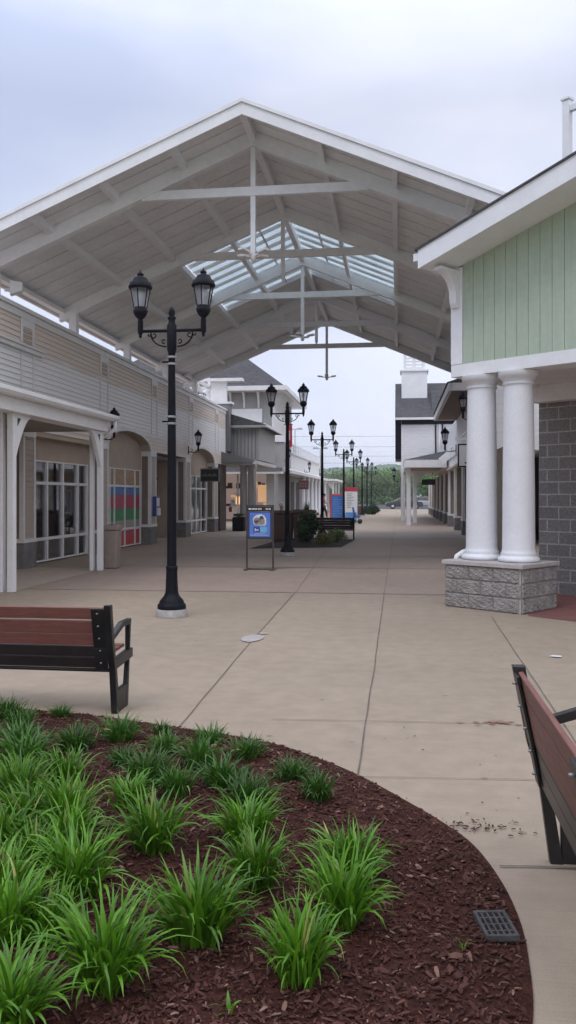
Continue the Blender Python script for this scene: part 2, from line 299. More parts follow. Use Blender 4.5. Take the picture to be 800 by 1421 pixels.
# ---------------------------------------------------------------- mesh builder
class MB:
    def __init__(s): s.v=[]; s.f=[]; s.sm=[]; s.mi=[]; s.mats=[]; s.cur=0
    def use(s, m):
        if m not in s.mats: s.mats.append(m)
        s.cur = s.mats.index(m); return s
    def add(s, vs, fs, smooth=False):
        o=len(s.v); s.v += [tuple(p) for p in vs]
        for f in fs: s.f.append(tuple(o+i for i in f)); s.sm.append(smooth); s.mi.append(s.cur)
        return s
    def box(s, x0,x1,y0,y1,z0,z1):
        if x0>x1: x0,x1=x1,x0
        if y0>y1: y0,y1=y1,y0
        if z0>z1: z0,z1=z1,z0
        v=[(x0,y0,z0),(x1,y0,z0),(x1,y1,z0),(x0,y1,z0),(x0,y0,z1),(x1,y0,z1),(x1,y1,z1),(x0,y1,z1)]
        return s.add(v,[(0,3,2,1),(4,5,6,7),(0,1,5,4),(1,2,6,5),(2,3,7,6),(3,0,4,7)])
    def prism(s, poly, axis, a0, a1):
        """extrude a polygon; axis 'y': poly is (x,z); 'x': poly is (y,z); 'z': poly is (x,y)"""
        n=len(poly)
        def P(p,a): return (p[0],a,p[1]) if axis=='y' else ((a,p[0],p[1]) if axis=='x' else (p[0],p[1],a))
        v=[P(p,a0) for p in poly]+[P(p,a1) for p in poly]
        f=[tuple(range(n)), tuple(reversed(range(n,2*n)))]+[(i,n+i,n+(i+1)%n,(i+1)%n) for i in range(n)]
        return s.add(v,f)
    def slab(s, p, q, t, y0, y1):
        """a board lying from (x,z) p to q, its thickness t upward of the line, y0..y1"""
        dx,dz=q[0]-p[0],q[1]-p[1]; l=math.hypot(dx,dz); nx,nz=-dz/l*t,dx/l*t
        if nz<0: nx,nz=-nx,-nz
        return s.prism([p,q,(q[0]+nx,q[1]+nz),(p[0]+nx,p[1]+nz)],'y',y0,y1)
    def bar(s, a, b, w, h, up=(0,0,1)):
        a=Vector(a); b=Vector(b); d=(b-a).normalized(); up=Vector(up)
        if abs(d.dot(up))>.98: up=Vector((1,0,0))
        r=d.cross(up).normalized(); u=r.cross(d).normalized()
        v=[]
        for p in (a,b):
            for i,j in ((-1,-1),(1,-1),(1,1),(-1,1)): v.append(p+r*(i*w/2)+u*(j*h/2))
        return s.add(v,[(0,1,2,3),(7,6,5,4),(0,4,5,1),(1,5,6,2),(2,6,7,3),(3,7,4,0)])
    def lathe(s, prof, c=(0,0,0), n=20, smooth=True, cap=True):
        v=[]; f=[]
        for r,z in prof:
            for k in range(n):
                a=2*PI*(k+.5)/n; v.append((c[0]+r*math.cos(a),c[1]+r*math.sin(a),c[2]+z))
        m=len(prof)
        for i in range(m-1):
            for k in range(n): f.append((i*n+k,i*n+(k+1)%n,(i+1)*n+(k+1)%n,(i+1)*n+k))
        s.add(v,f,smooth)
        if cap:
            s.add([v[k] for k in range(n)],[tuple(reversed(range(n)))]); s.add([v[(m-1)*n+k] for k in range(n)],[tuple(range(n))])
        return s
    def tube(s, pts, r, n=8, smooth=True):
        pts=[Vector(p) for p in pts]; rs=r if isinstance(r,(list,tuple)) else [r]*len(pts)
        v=[]; f=[]; prev=None
        for i,p in enumerate(pts):
            d=(pts[min(i+1,len(pts)-1)]-pts[max(i-1,0)]).normalized()
            if prev is None:
                ref=Vector((0,0,1)) if abs(d.z)<.9 else Vector((1,0,0)); a=d.cross(ref).normalized()
            else: a=(prev-d*prev.dot(d)).normalized()
            prev=a; b=d.cross(a)
            for k in range(n):
                t=2*PI*k/n; v.append(p+(a*math.cos(t)+b*math.sin(t))*rs[i])
        for i in range(len(pts)-1):
            for k in range(n): f.append((i*n+k,i*n+(k+1)%n,(i+1)*n+(k+1)%n,(i+1)*n+k))
        f.append(tuple(reversed(range(n)))); f.append(tuple((len(pts)-1)*n+k for k in range(n)))
        return s.add(v,f,smooth)
    def build(s, name, m=None, parent=None, bevel=0, loc=None):
        me=bpy.data.meshes.new(name); me.from_pydata(s.v,[],s.f); me.update()
        mats=s.mats if s.mats else [m]
        for x in mats: me.materials.append(x)
        me.polygons.foreach_set('use_smooth', s.sm)
        if len(mats)>1: me.polygons.foreach_set('material_index', s.mi)
        o=bpy.data.objects.new(name, me); col.objects.link(o)
        if parent is not None: o.parent=parent
        if loc: o.location=loc
        if bevel:
            b=o.modifiers.new('bevel','BEVEL'); b.width=bevel; b.segments=2; b.limit_method='ANGLE'; b.angle_limit=rad(40)
        return o

def tag(o, label=None, cat=None, group=None, kind=None):
    if label: o['label']=label
    if cat: o['category']=cat
    if group: o['group']=group
    if kind: o['kind']=kind
    return o
def empty(name, loc, rz=0, label=None, cat=None, group=None):
    o=bpy.data.objects.new(name,None); o.empty_display_size=.2; col.objects.link(o); o.location=loc; o.rotation_euler=(0,0,rz)
    return tag(o,label,cat,group)
def copy_tree(o, parent=None):
    c=o.copy(); col.objects.link(c); c.parent=parent
    for ch in [x for x in o.children]: copy_tree(ch,c)
    return c
def B(x0,x1,y0,y1,z0,z1): return MB().box(x0,x1,y0,y1,z0,z1)

# ---------------------------------------------------------------- camera, sky, light
F_PX=1150.; YAW=math.atan(153/F_PX); EYE=1.6
cam=bpy.data.cameras.new('camera'); co=bpy.data.objects.new('camera',cam); col.objects.link(co)
co.location=(0,0,EYE); co.rotation_euler=(PI/2,0,YAW)
cam.sensor_fit='VERTICAL'; cam.sensor_height=36; cam.lens=36*F_PX/1421.
cam.shift_y=-(710.5-688.)/1421.
cam.clip_start=.05; cam.clip_end=4000
scene.camera=co

SUN_EL, SUN_AZ = rad(58), rad(215)      # azimuth clockwise from +Y (north)
w=bpy.data.worlds.new('World'); scene.world=w; w.use_nodes=True
nt=w.node_tree; L=nt.links.new; bg=nt.nodes['Background']
sky=nt.nodes.new('ShaderNodeTexSky'); sky.sky_type='NISHITA'; sky.sun_disc=False; sky.sun_elevation=SUN_EL; sky.sun_rotation=SUN_AZ
sky.air_density=1.2; sky.dust_density=2.0
tc=nt.nodes.new('ShaderNodeTexCoord')
mp=nt.nodes.new('ShaderNodeMapping'); mp.inputs['Scale'].default_value=(1.0,1.0,2.6); mp.inputs['Location'].default_value=(.35,.1,.2); L(tc.outputs['Generated'],mp.inputs[0])
cn=nt.nodes.new('ShaderNodeTexNoise'); cn.inputs['Scale'].default_value=1.7; cn.inputs['Detail'].default_value=4.5; cn.inputs['Roughness'].default_value=.52; L(mp.outputs[0],cn.inputs['Vector'])
cr=nt.nodes.new('ShaderNodeValToRGB'); cr.color_ramp.elements[0].position=.30; cr.color_ramp.elements[1].position=.70
cr.color_ramp.elements[0].color=(6.2,7.0,9.4,1); cr.color_ramp.elements[1].color=(10.6,10.7,11.8,1)
# the cloud deck thins towards the left of the street and thickens to the right
sx=nt.nodes.new('ShaderNodeSeparateXYZ'); L(tc.outputs['Generated'],sx.inputs[0])
ca=nt.nodes.new('ShaderNodeMath'); ca.operation='MULTIPLY_ADD'; ca.inputs[1].default_value=.42; L(sx.outputs['X'],ca.inputs[0]); L(cn.outputs['Fac'],ca.inputs[2])
L(ca.outputs[0],cr.inputs[0])
mx=nt.nodes.new('ShaderNodeMix'); mx.data_type='RGBA'; mx.inputs[0].default_value=.86
# an overcast sky is brighter overhead than near the horizon
sz=nt.nodes.new('ShaderNodeSeparateXYZ'); L(tc.outputs['Generated'],sz.inputs[0])
zg=nt.nodes.new('ShaderNodeValToRGB'); zr=zg.color_ramp; zr.elements[0].position=0; zr.elements[0].color=(.52,.52,.52,1); zr.elements[1].position=.85; zr.elements[1].color=(1,1,1,1)
for p_,v_ in ((.20,.46),(.42,.40)):
    e_=zr.elements.new(p_); e_.color=(v_,v_,v_,1)
L(sz.outputs['Z'],zg.inputs[0])
zs_=nt.nodes.new('ShaderNodeMix'); zs_.data_type='RGBA'; zs_.blend_type='MULTIPLY'; zs_.inputs[0].default_value=1; zs_.clamp_result=False; L(zg.outputs[0],zs_.inputs[6]); zs_.inputs[7].default_value=(2.35,2.35,2.35,1)
zm=nt.nodes.new('ShaderNodeMix'); zm.data_type='RGBA'; zm.blend_type='MULTIPLY'; zm.inputs[0].default_value=1; L(cr.outputs[0],zm.inputs[6]); L(zs_.outputs[2],zm.inputs[7])
L(sky.outputs[0],mx.inputs[6]); L(zm.outputs[2],mx.inputs[7]); L(mx.outputs[2],bg.inputs[0]); bg.inputs[1].default_value=.10
sl=bpy.data.lights.new('sun','SUN'); sl.energy=.8; sl.angle=rad(20); sl.color=(1,.96,.9)
so=bpy.data.objects.new('sun',sl); col.objects.link(so)
sd=Vector((math.sin(SUN_AZ)*math.cos(SUN_EL),math.cos(SUN_AZ)*math.cos(SUN_EL),math.sin(SUN_EL)))
so.rotation_euler=(-sd).to_track_quat('-Z','Y').to_euler()
scene.view_settings.view_transform='Standard'; scene.view_settings.look='None'; scene.view_settings.exposure=0.04; scene.view_settings.gamma=1
scene.cycles.max_bounces=8; scene.cycles.transparent_max_bounces=16
try: scene.cycles.use_denoising=True
except Exception: pass

# ---------------------------------------------------------------- ground and paving
tag(MB().add([(-1500,-500,-.05),(1500,-500,-.05),(1500,2500,-.05),(-1500,2500,-.05)],[(0,1,2,3)]).build('ground', mat('far_grass',(.06,.09,.03),.95,.3,.05)), kind='structure')
tag(MB().add([(-60,98,-.02),(70,98,-.02),(70,230,-.02),(-60,230,-.02)],[(0,1,2,3)]).build('parking_lot_road', M['asphalt']), kind='structure')
def sheet(name, pts, m, z):
    return tag(MB().add([(x,y,z) for x,y in pts],[tuple(range(len(pts)))]).build(name,m), kind='structure')
sheet('plaza_pavement', [(-26,-4),(24,-4),(24,100),(-26,100)], M['concrete'], 0)
sheet('paving_band', [(-6.3,13.5),(2.6,13.6),(2.6,18.3),(-6.3,18.1)], M['concrete_pink'], .004)
sheet('paving_band', [(-6.3,18.2),(2.6,18.4),(2.6,21.9),(-6.3,21.9)], M['concrete_grey'], .004)
sheet('paving_band', [(-8.0,22.0),(2.4,22.0),(2.4,28.5),(-8.0,28.5)], M['concrete_pink'], .004)
sheet('paving_band', [(-8.0,31),(2.4,31),(2.4,36.5),(-8.0,36.5)], M['concrete_grey'], .004)
sheet('paving_band', [(0.1,40),(2.4,40),(2.4,53),(0.1,53)], M['concrete_pink'], .004)
sheet('porch_pavement', [(-8.4,5),(-6.38,5),(-6.38,17.6),(-8.4,17.6)], M['concrete_pale'], .004)
sheet('red_paver_apron', [(1.72,11.35),(2.24,10.9),(4.6,9.0),(7.2,12.2),(3.3,14.6),(2.0,14.0)], M['red_paver'], .005)
# joints: thin recess lines, slightly wandering
jm=MB()
def joint(pts, w=.012, z=.008):
    P2=[]
    for (x0,y0),(x1,y1) in zip(pts,pts[1:]):
        n=max(2,int(math.hypot(x1-x0,y1-y0)/.35))
        for i in range(n): t=i/n; P2.append((x0+(x1-x0)*t+R.uniform(-.004,.004),y0+(y1-y0)*t+R.uniform(-.004,.004)))
    P2.append(pts[-1])
    v=[];f=[]
    for i,(x,y) in enumerate(P2):
        a=P2[min(i+1,len(P2)-1)]; b=P2[max(i-1,0)]; dx,dy=a[0]-b[0],a[1]-b[1]; l=math.hypot(dx,dy) or 1; nx,ny=-dy/l,dx/l; ww=w/2*.6*R.uniform(.75,1.25)
        v+=[(x+nx*ww,y+ny*ww,z),(x-nx*ww,y-ny*ww,z)]
    for i in range(len(P2)-1): f.append((2*i,2*i+1,2*i+3,2*i+2))
    jm.add(v,f)
joint([(-.23,4.69),(-.22,8),(-.23,13.7),(-.2,24),(-.2,60),(-.2,98)],.013)
joint([(-1.5,5.56),(-1.6,9),(-1.69,13.84),(-1.98,21),(-2.3,40)],.013)
joint([(1.10,3),(1.17,7.6),(1.22,11.2)],.012)
joint([(-.9,5.85),(.5,5.93),(3,5.98)],.010)
joint([(-.2,4.72),(.7,4.79),(3,4.82)],.009)
joint([(.43,3.66),(.75,3.68),(3,3.7)],.018)
joint([(-6.3,13.5),(2.6,13.6)],.02); joint([(-6.3,18.2),(2.6,18.4)],.03); joint([(-8,22),(2.4,22)],.04)
joint([(-8,28.5),(2.4,28.5)],.04); joint([(-8,31),(2.4,31)],.04); joint([(-8,36.5),(2.4,36.5)],.05); joint([(-6,46),(2.4,46)],.05); joint([(-6,62),(2.4,62)],.05)
tag(jm.build('pavement_joints',M['joint']),kind='structure')
# stains and bits on the plaza
def blob(cx,cy,rx,ry,z,n=26,j=.18,rot=0):
    pts=[]
    for k in range(n):
        a=2*PI*k/n; q=1+R.uniform(-j,j); x=rx*q*math.cos(a); y=ry*q*math.sin(a)
        pts.append((cx+x*math.cos(rot)-y*math.sin(rot),cy+x*math.sin(rot)+y*math.cos(rot),z))
    return pts
mb=MB(); mb.add(blob(-1.62,9.13,.12,.24,.009,j=.1),[tuple(range(26))]); mb.add(blob(-1.55,9.48,.06,.05,.009),[tuple(range(26))])
tag(mb.build('white_patch_on_pavement',M['stain']),kind='structure')
mb=MB(); mb.add(blob(.70,5.98,.075,.028,.0095,26,.3),[tuple(range(26))])
for k in range(16): mb.add(blob(.66+R.gauss(0,.09),5.96+R.gauss(0,.03),R.uniform(.01,.03),R.uniform(.006,.014),.0090+k*.00002,10),[tuple(range(10))])
tag(mb.build('rust_stain_on_pavement',M['rust']),kind='structure')
mb=MB(); mb.add(blob(1.55,8.49,.06,.05,.012,14,.3),[tuple(range(14))])
tag(mb.build('paper_scrap',M['sign_white']), 'small white scrap lying on the concrete beside the tall white columns','litter')

# ---------------------------------------------------------------- mulch bed
BED=[(-2.95,5.86),(-2.2,5.75),(-1.53,5.53),(-1.21,5.43),(-.79,5.24),(-.49,4.99),(-.23,4.71),(.03,4.35),(.2,4.09),(.32,3.85),(.4,3.51),(.43,3.19),(.42,2.9),(.38,2.58),(.25,2.1),(0,1.6),(-.8,.9),(-2.2,.7),(-3.6,1.4),(-4.4,2.6),(-4.6,4.0),(-4.3,5.2),(-3.7,5.75)]
def smooth_loop(pts, n=8):
    out=[]; m=len(pts)
    for i in range(m):
        p0,p1,p2,p3=[pts[(i+k-1)%m] for k in range(4)]
        for j in range(n):
            t=j/n
            out.append(tuple(.5*((2*p1[a])+(-p0[a]+p2[a])*t+(2*p0[a]-5*p1[a]+4*p2[a]-p3[a])*t*t+(-p0[a]+3*p1[a]-3*p2[a]+p3[a])*t**3) for a in (0,1)))
    return out
LOOP=smooth_loop(BED,8); CX,CY=-1.9,3.4
def bed_h(x,y,q):      # q = 0 centre .. 1 edge
    h=.055*(1-q**5)
    h+=.014*math.sin(x*9.1+y*4.3)*math.sin(y*11.7-x*3.1)+.008*math.sin(x*23+1)*math.sin(y*27+2)
    return .012+max(-.004,h*min(1,(1-q)*9+.15))
def inside(x,y):
    c=False; j=len(LOOP)-1
    for i in range(len(LOOP)):
        xi,yi=LOOP[i]; xj,yj=LOOP[j]
        if (yi>y)!=(yj>y) and x<(xj-xi)*(y-yi)/(yj-yi)+xi: c=not c
        j=i
    return c
def edge_q(x,y):
    a=math.atan2(y-CY,x-CX); best=None
    for i in range(len(LOOP)):
        (x0,y0),(x1,y1)=LOOP[i],LOOP[(i+1)%len(LOOP)]
        a0=math.atan2(y0-CY,x0-CX); d=abs((a0-a+PI)%(2*PI)-PI)
        if best is None or d<best[0]: best=(d,math.hypot(x0-CX,y0-CY))
    return min(1,math.hypot(x-CX,y-CY)/best[1])
mb=MB(); NR=46; n=len(LOOP); v=[(CX,CY,bed_h(CX,CY,0))]; f=[]
for r in range(1,NR+1):
    q=r/NR
    for (x,y) in LOOP:
        X,Y=CX+(x-CX)*q,CY+(y-CY)*q; v.append((X,Y,bed_h(X,Y,q)))
for k in range(n): f.append((0,1+k,1+(k+1)%n))
for r in range(NR-1):
    for k in range(n): f.append((1+r*n+k,1+(r+1)*n+k,1+(r+1)*n+(k+1)%n,1+r*n+(k+1)%n))
mb.add(v,f,True)
tag(mb.build('mulch_bed_ground',M['soil']),kind='structure')
# dark strip painting in the shade of the gap at the slab edge
mb=MB(); v=[];f=[]
for (x,y) in LOOP:
    d=math.hypot(x-CX,y-CY); o=1+.022/d; v+=[(x,y,.011),(CX+(x-CX)*o,CY+(y-CY)*o,.0085)]
for k in range(n): a=2*k; b=2*((k+1)%n); f.append((a,a+1,b+1,b))
mb.add(v,f); tag(mb.build('bed_edge_shade',M['soil']),kind='structure')
# bark chips
mb=MB()
def chip(x,y,z,l,wd,yaw,tilt,roll,bend=.15):
    m=Matrix.Translation((x,y,z))@Matrix.Rotation(yaw,4,'Z')@Matrix.Rotation(tilt,4,'Y')@Matrix.Rotation(roll,4,'X')
    b=l*bend; t=wd*.28
    p=[(-l/2,-wd*.4,0),(0,-wd/2,b),(l/2,-wd*.25,0),(l/2,wd*.3,0),(0,wd/2,b),(-l/2,wd*.35,0)]
    vs=[m@Vector(a) for a in p]+[m@Vector((a[0],a[1],a[2]-t)) for a in p]
    mb.add(vs,[(0,1,4,5),(1,2,3,4),(0,6,7,1),(1,7,8,2),(2,8,9,3),(3,9,10,4),(4,10,11,5),(5,11,6,0)])
cnt=0
while cnt<30000:
    y=1.9+R.random()**1.35*4.0; x=R.uniform(-3.1,.47)
    if not inside(x,y): continue
    if x/y< -.62: continue
    q=edge_q(x,y)
    l=min(.05,max(.008,R.lognormvariate(-4.1,.42))); 
    chip(x,y,bed_h(x,y,q)+.004+R.random()*.009,l,l*R.uniform(.2,.5),R.uniform(0,2*PI),R.gauss(0,.22),R.gauss(0,.4),R.uniform(0,.14)); cnt+=1
cnt=0
while cnt<9000:
    x=R.uniform(-4.6,.3); y=R.uniform(.7,5.9)
    if not inside(x,y) or (x/y>=-.62 and y>1.9): continue
    q=edge_q(x,y); l=min(.05,max(.012,R.lognormvariate(-3.7,.4)))
    chip(x,y,bed_h(x,y,q)+.004+R.random()*.009,l,l*R.uniform(.25,.5),R.uniform(0,2*PI),R.gauss(0,.22),R.gauss(0,.4),R.uniform(0,.14)); cnt+=1
tag(mb.build('bark_mulch_chips',M['chip']),'dark red brown bark mulch covering the rounded planting bed','mulch',kind='stuff')
mb=MB()
for k in range(70):
    x,y=.36+R.gauss(0,.14),4.08+R.gauss(0,.05)
    if inside(x,y): continue
    l=R.uniform(.006,.026); chip(x,y,.012,l,l*.4,R.uniform(0,6.28),0,0,.05)
for k in range(26):
    x,y=R.uniform(-.2,1.3),R.uniform(3.4,6)
    if inside(x,y): continue
    l=R.uniform(.005,.016); chip(x,y,.012,l,l*.5,R.uniform(0,6.28),0,0,.05)
tag(mb.build('scattered_mulch_crumbs',M['chip']),'loose bark crumbs spilled on the concrete at the bed edge','litter',kind='stuff')

# ---------------------------------------------------------------- lily clumps
def clump_mesh(seed, m, blades, length, width, spread):
    r=random.Random(seed); mb=MB()
    for i in range(blades):
        az=r.uniform(0,2*PI); rr=spread*math.sqrt(r.random()); bx,by=rr*math.cos(az+r.gauss(0,.7)),rr*math.sin(az+r.gauss(0,.7))
        el=rad(min(89,max(28,r.gauss(86-17*rr/spread,7)))); ln=length*r.uniform(.55,1.12); wd=width*r.uniform(.65,1.2)
        lean=r.gauss(0,.75); az+=lean; curl=r.gauss(0,.55)
        droop=r.uniform(.2,1.15) if r.random()<.8 else r.uniform(1.0,2.3); N=7; p=Vector((bx,by,-.01)); v=[]; f=[]; tw=r.gauss(0,.5)
        for k in range(N+1):
            t=k/N; e=el-droop*1.25*t**2.1; az_=az+curl*t; d=Vector((math.cos(az_)*math.cos(e),math.sin(az_)*math.cos(e),math.sin(e)))
            if k: p=p+d*(ln/N)
            side=Vector((-math.sin(az),math.cos(az),0)); up=side.cross(d)*-1
            sd=(side*math.cos(tw*t)+up*math.sin(tw*t))
            hw=wd*.5*(.55+.9*t if t<.4 else .91*(1-((t-.4)/.6)**1.8)+.01)
            v+=[p-sd*hw+up*hw*.35, p, p+sd*hw+up*hw*.35]
        for k in range(N):
            a=3*k; f+=[(a,a+1,a+4,a+3),(a+1,a+2,a+5,a+4)]
        mb.add(v,f,True)
    me=bpy.data.meshes.new('lily_clump'); me.from_pydata(mb.v,[],mb.f); me.materials.append(m)
    me.polygons.foreach_set('use_smooth',mb.sm); return me
BIG=[clump_mesh(s,M['grass'],175,.28,.0150,.06) for s in (1,2,3,4)]
MID=[clump_mesh(s,M['grass'],170,.215,.0125,.06) for s in (5,6,7)]
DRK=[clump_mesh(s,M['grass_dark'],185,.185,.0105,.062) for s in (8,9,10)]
SPR=[clump_mesh(12,M['grass'],5,.08,.009,.008)]
C_=[ # x, y, set, scale, label
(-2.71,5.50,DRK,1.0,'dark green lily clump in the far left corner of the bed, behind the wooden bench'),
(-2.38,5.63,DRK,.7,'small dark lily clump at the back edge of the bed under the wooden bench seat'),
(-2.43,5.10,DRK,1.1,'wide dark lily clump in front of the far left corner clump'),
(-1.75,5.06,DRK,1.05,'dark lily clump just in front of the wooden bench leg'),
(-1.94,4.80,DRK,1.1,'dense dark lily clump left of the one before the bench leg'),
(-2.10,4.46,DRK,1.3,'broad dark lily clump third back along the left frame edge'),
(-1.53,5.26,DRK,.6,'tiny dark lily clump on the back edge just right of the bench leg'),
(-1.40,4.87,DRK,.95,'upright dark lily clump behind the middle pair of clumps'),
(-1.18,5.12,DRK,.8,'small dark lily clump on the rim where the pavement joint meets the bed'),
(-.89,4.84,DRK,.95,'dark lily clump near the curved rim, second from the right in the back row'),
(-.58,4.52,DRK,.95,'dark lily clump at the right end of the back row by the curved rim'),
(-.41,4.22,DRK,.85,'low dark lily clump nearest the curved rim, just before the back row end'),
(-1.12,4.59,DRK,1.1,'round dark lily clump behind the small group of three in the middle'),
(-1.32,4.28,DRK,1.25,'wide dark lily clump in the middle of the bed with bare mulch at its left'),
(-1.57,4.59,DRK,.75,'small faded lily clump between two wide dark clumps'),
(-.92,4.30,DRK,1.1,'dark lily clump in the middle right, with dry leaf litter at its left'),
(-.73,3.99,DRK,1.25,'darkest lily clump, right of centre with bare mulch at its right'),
(-1.78,4.27,MID,1.0,'mid green lily clump behind the bright clumps at left'),
(-.67,3.61,MID,1.15,'mid green lily clump in front of the darkest one'),
(-1.05,3.45,BIG,1.1,'bright spreading lily clump standing alone in the middle of the bed'),
(-1.51,3.65,BIG,1.05,'bright lily clump crowded behind the two largest left ones'),
(-1.68,3.40,BIG,1.0,'bright lily clump cut by the left frame edge halfway down the bed'),
(-1.22,3.06,BIG,1.15,'large bright lily clump behind the front left giant'),
(-.55,3.20,BIG,.95,'bright lily clump just right of centre with arching tips'),
(-.69,2.80,BIG,1.1,'tall bright lily clump with a few yellow leaves at its left foot'),
(-1.33,2.71,BIG,1.0,'bright lily clump cut by the left frame edge near the bottom'),
(-.91,2.49,BIG,1.15,'largest bright lily clump at the bottom left of the bed'),
(-.31,2.62,BIG,.95,'bright lily clump at the bottom middle, before the twin clumps'),
(-.18,3.37,MID,1.15,'rear clump of the two bright lilies standing alone on the right mulch'),
(-.20,2.98,BIG,.95,'front clump of the two bright lilies standing alone on the right mulch'),
(-1.11,2.27,BIG,1.0,'bright lily clump only half in view in the bottom left corner'),
(-.50,2.42,SPR,1.4,'few lily blades poking up at the very bottom edge, left of centre'),
(.22,2.90,SPR,.75,'single tiny green sprout on bare mulch beside the drain grate'),
(-1.86,3.91,BIG,.95,'bright lily clump at the left edge behind the crowded bright ones'),
(-1.32,3.95,MID,.95,'mid green lily clump left of the clump that stands alone in the middle'),
(-1.50,3.28,BIG,.8,'short bright lily clump squeezed between the large left ones'),
(-1.95,4.10,MID,1.05,'mid green lily clump at the left edge, behind the bright clumps'),
(-2.28,4.78,DRK,1.1,'dark lily clump at the left edge between the two broad dark ones'),
(-1.70,3.68,MID,1.1,'mid green lily clump at left, just behind the bright clump cut by the frame'),
(-1.40,3.42,BIG,.85,'bright lily clump behind the giant, filling the gap at the left'),
(-1.50,2.98,BIG,.95,'bright lily clump cut by the left frame edge, third up from the corner'),
(-1.20,2.72,MID,1.0,'small bright lily clump between the bottom left giant and the left frame edge'),
(-1.12,4.12,DRK,.9,'small dark lily clump in the middle with dead leaves at its foot'),
]
for i,(x,y,ms,s,lab) in enumerate(C_):
    o=bpy.data.objects.new('lily_sprout' if ms is SPR else 'lily_clump', ms[i%len(ms)]); col.objects.link(o)
    o.location=(x,y,bed_h(x,y,edge_q(x,y))); o.rotation_euler=(0,0,R.uniform(0,6.28)); sx_=s*R.uniform(.88,1.12); o.scale=(sx_,s*R.uniform(.88,1.12),s*R.uniform(.9,1.12))
    tag(o,lab,'plant','lily clumps in the mulch bed')

# drain grate
gr=empty('drain_grate',(.352,3.095,.024),rad(10),'small square grey drain grate set in the mulch near the curved rim','drain grate')
mb=MB(); a=.060; hb=.092
mb.box(-a,a,-hb,-hb+.014,0,.02).box(-a,a,hb-.014,hb,0,.02).box(-a,-a+.012,-hb+.014,hb-.014,0,.02).box(a-.012,a,-hb+.014,hb-.014,0,.02)
for k in range(1,5): x=-a+.006+k*(2*a-.012)/5; mb.box(x-.0035,x+.0035,-hb+.014,hb-.014,.002,.018)
for k in range(1,4): y=-hb+k*2*hb/4; mb.box(-a+.012,a-.012,y-.004,y+.004,.003,.016)
mb.build('grid',M['grate'],gr); B(-a+.004,a-.004,-hb+.004,hb-.004,-.02,-.004).build('pit',M['pit'],gr)

# ---------------------------------------------------------------- benches
def make_bench(name,label,loc,rz,length=1.33):
    """local: x along the bench, +y the way it faces, origin under its centre"""
    t=empty(name,loc,rz,label,'bench','slat benches along the walkway')
    hl=length/2
    prof=[(-.30,.80),(-.235,.50),(-.20,.33)]      # y,z of the back's rear face, top to bottom
    def side(x0,x1):
        mb=MB()
        mb.prism([(-.325,.815),(-.27,.815),(-.215,.50),(-.165,.33),(-.11,0),(-.165,0),(-.21,.33),(-.262,.50)],'x',x0,x1)   # rear post
        mb.prism([(-.235,.585),(-.02,.655),(.17,.655),(.17,.615),(-.01,.615),(-.235,.545)],'x',x0+.004,x1-.004)          # arm
        mb.prism([(.13,.614),(.17,.614),(.10,0),(.04,0),(.13,.40)],'x',x0+.006,x1-.006)                                   # front post
        mb.prism([(-.20,.40),(.20,.425),(.20,.355),(-.18,.33)],'x',x0+.002,x1-.002)                                        # seat rail
        mb.prism([(-.12,.17),(.085,.17),(.06,0),(-.115,0)],'x',x0+.008,x1-.008)                                            # foot plate
        return mb
    for x0,x1 in ((-hl-.025,-hl+.024),(hl-.024,hl+.025)):
        e=side(x0,x1).build('end_frame',M['bench_black'],t,.004)
        xi = hl-.072 if x0>0 else -hl+.072
        p=MB()
        for ya,za,yb,zb in ((-.309,.79,-.245,.50),(-.2445,.497,-.215,.345)):
            p.bar(((xi),ya-.007,za),((xi),yb-.007,zb),.098,.012,(0,1,.2))
        pl=p.build('back_strap',M['bench_black'],t,.002)
        bo=MB()
        for k in range(5):
            z=.755-.092*k; y=-.302+.0222*(k if k<4 else 3.7)
            bo.tube([(xi,y-.030,z),(xi,y-.010,z)],.0058,8)
        bo.build('bolt',M['band'],t)
    zs=[(.797,.708),(.699,.608),(.605,.514)]
    def back_y(z): return -.295+(.80-z)*(.065/.30) if z>.5 else -.23+(.50-z)*.18
    for z1,z0 in zs+[(.509,.43),(.427,.345)]:
        MB().bar((-hl+.036,(back_y(z1)+back_y(z0))/2,(z0+z1)/2),(hl-.036,(back_y(z1)+back_y(z0))/2,(z0+z1)/2),.022,z1-z0,(0,-(back_y(z1)-back_y(z0)) and (back_y(z1)-back_y(z0))/(z1-z0),1)).build('back_slat',M['ipe'] if z1>.55 else M['bronze_slat'],t,.004)
    for k in range(4):
        y=-.135+k*.09
        MB().bar((-hl+.036,y,.435+.004*k),(hl-.036,y,.435+.004*k),.078,.024).build('seat_slat',M['ipe'],t,.004)
    MB().tube([(-hl,-.19,.325),(hl,-.19,.325)],.014,8).build('stretcher',M['bench_black'],t)
    return t
make_bench('wooden_bench','reddish wooden bench with its back to us beside the tall near lamp post',(-2.03-.70,6.02,0),0)
make_bench('wooden_bench','reddish wooden bench at the right edge seen along its back from behind',(.82,3.075,0),-PI/2).scale=(1,1,1.05)

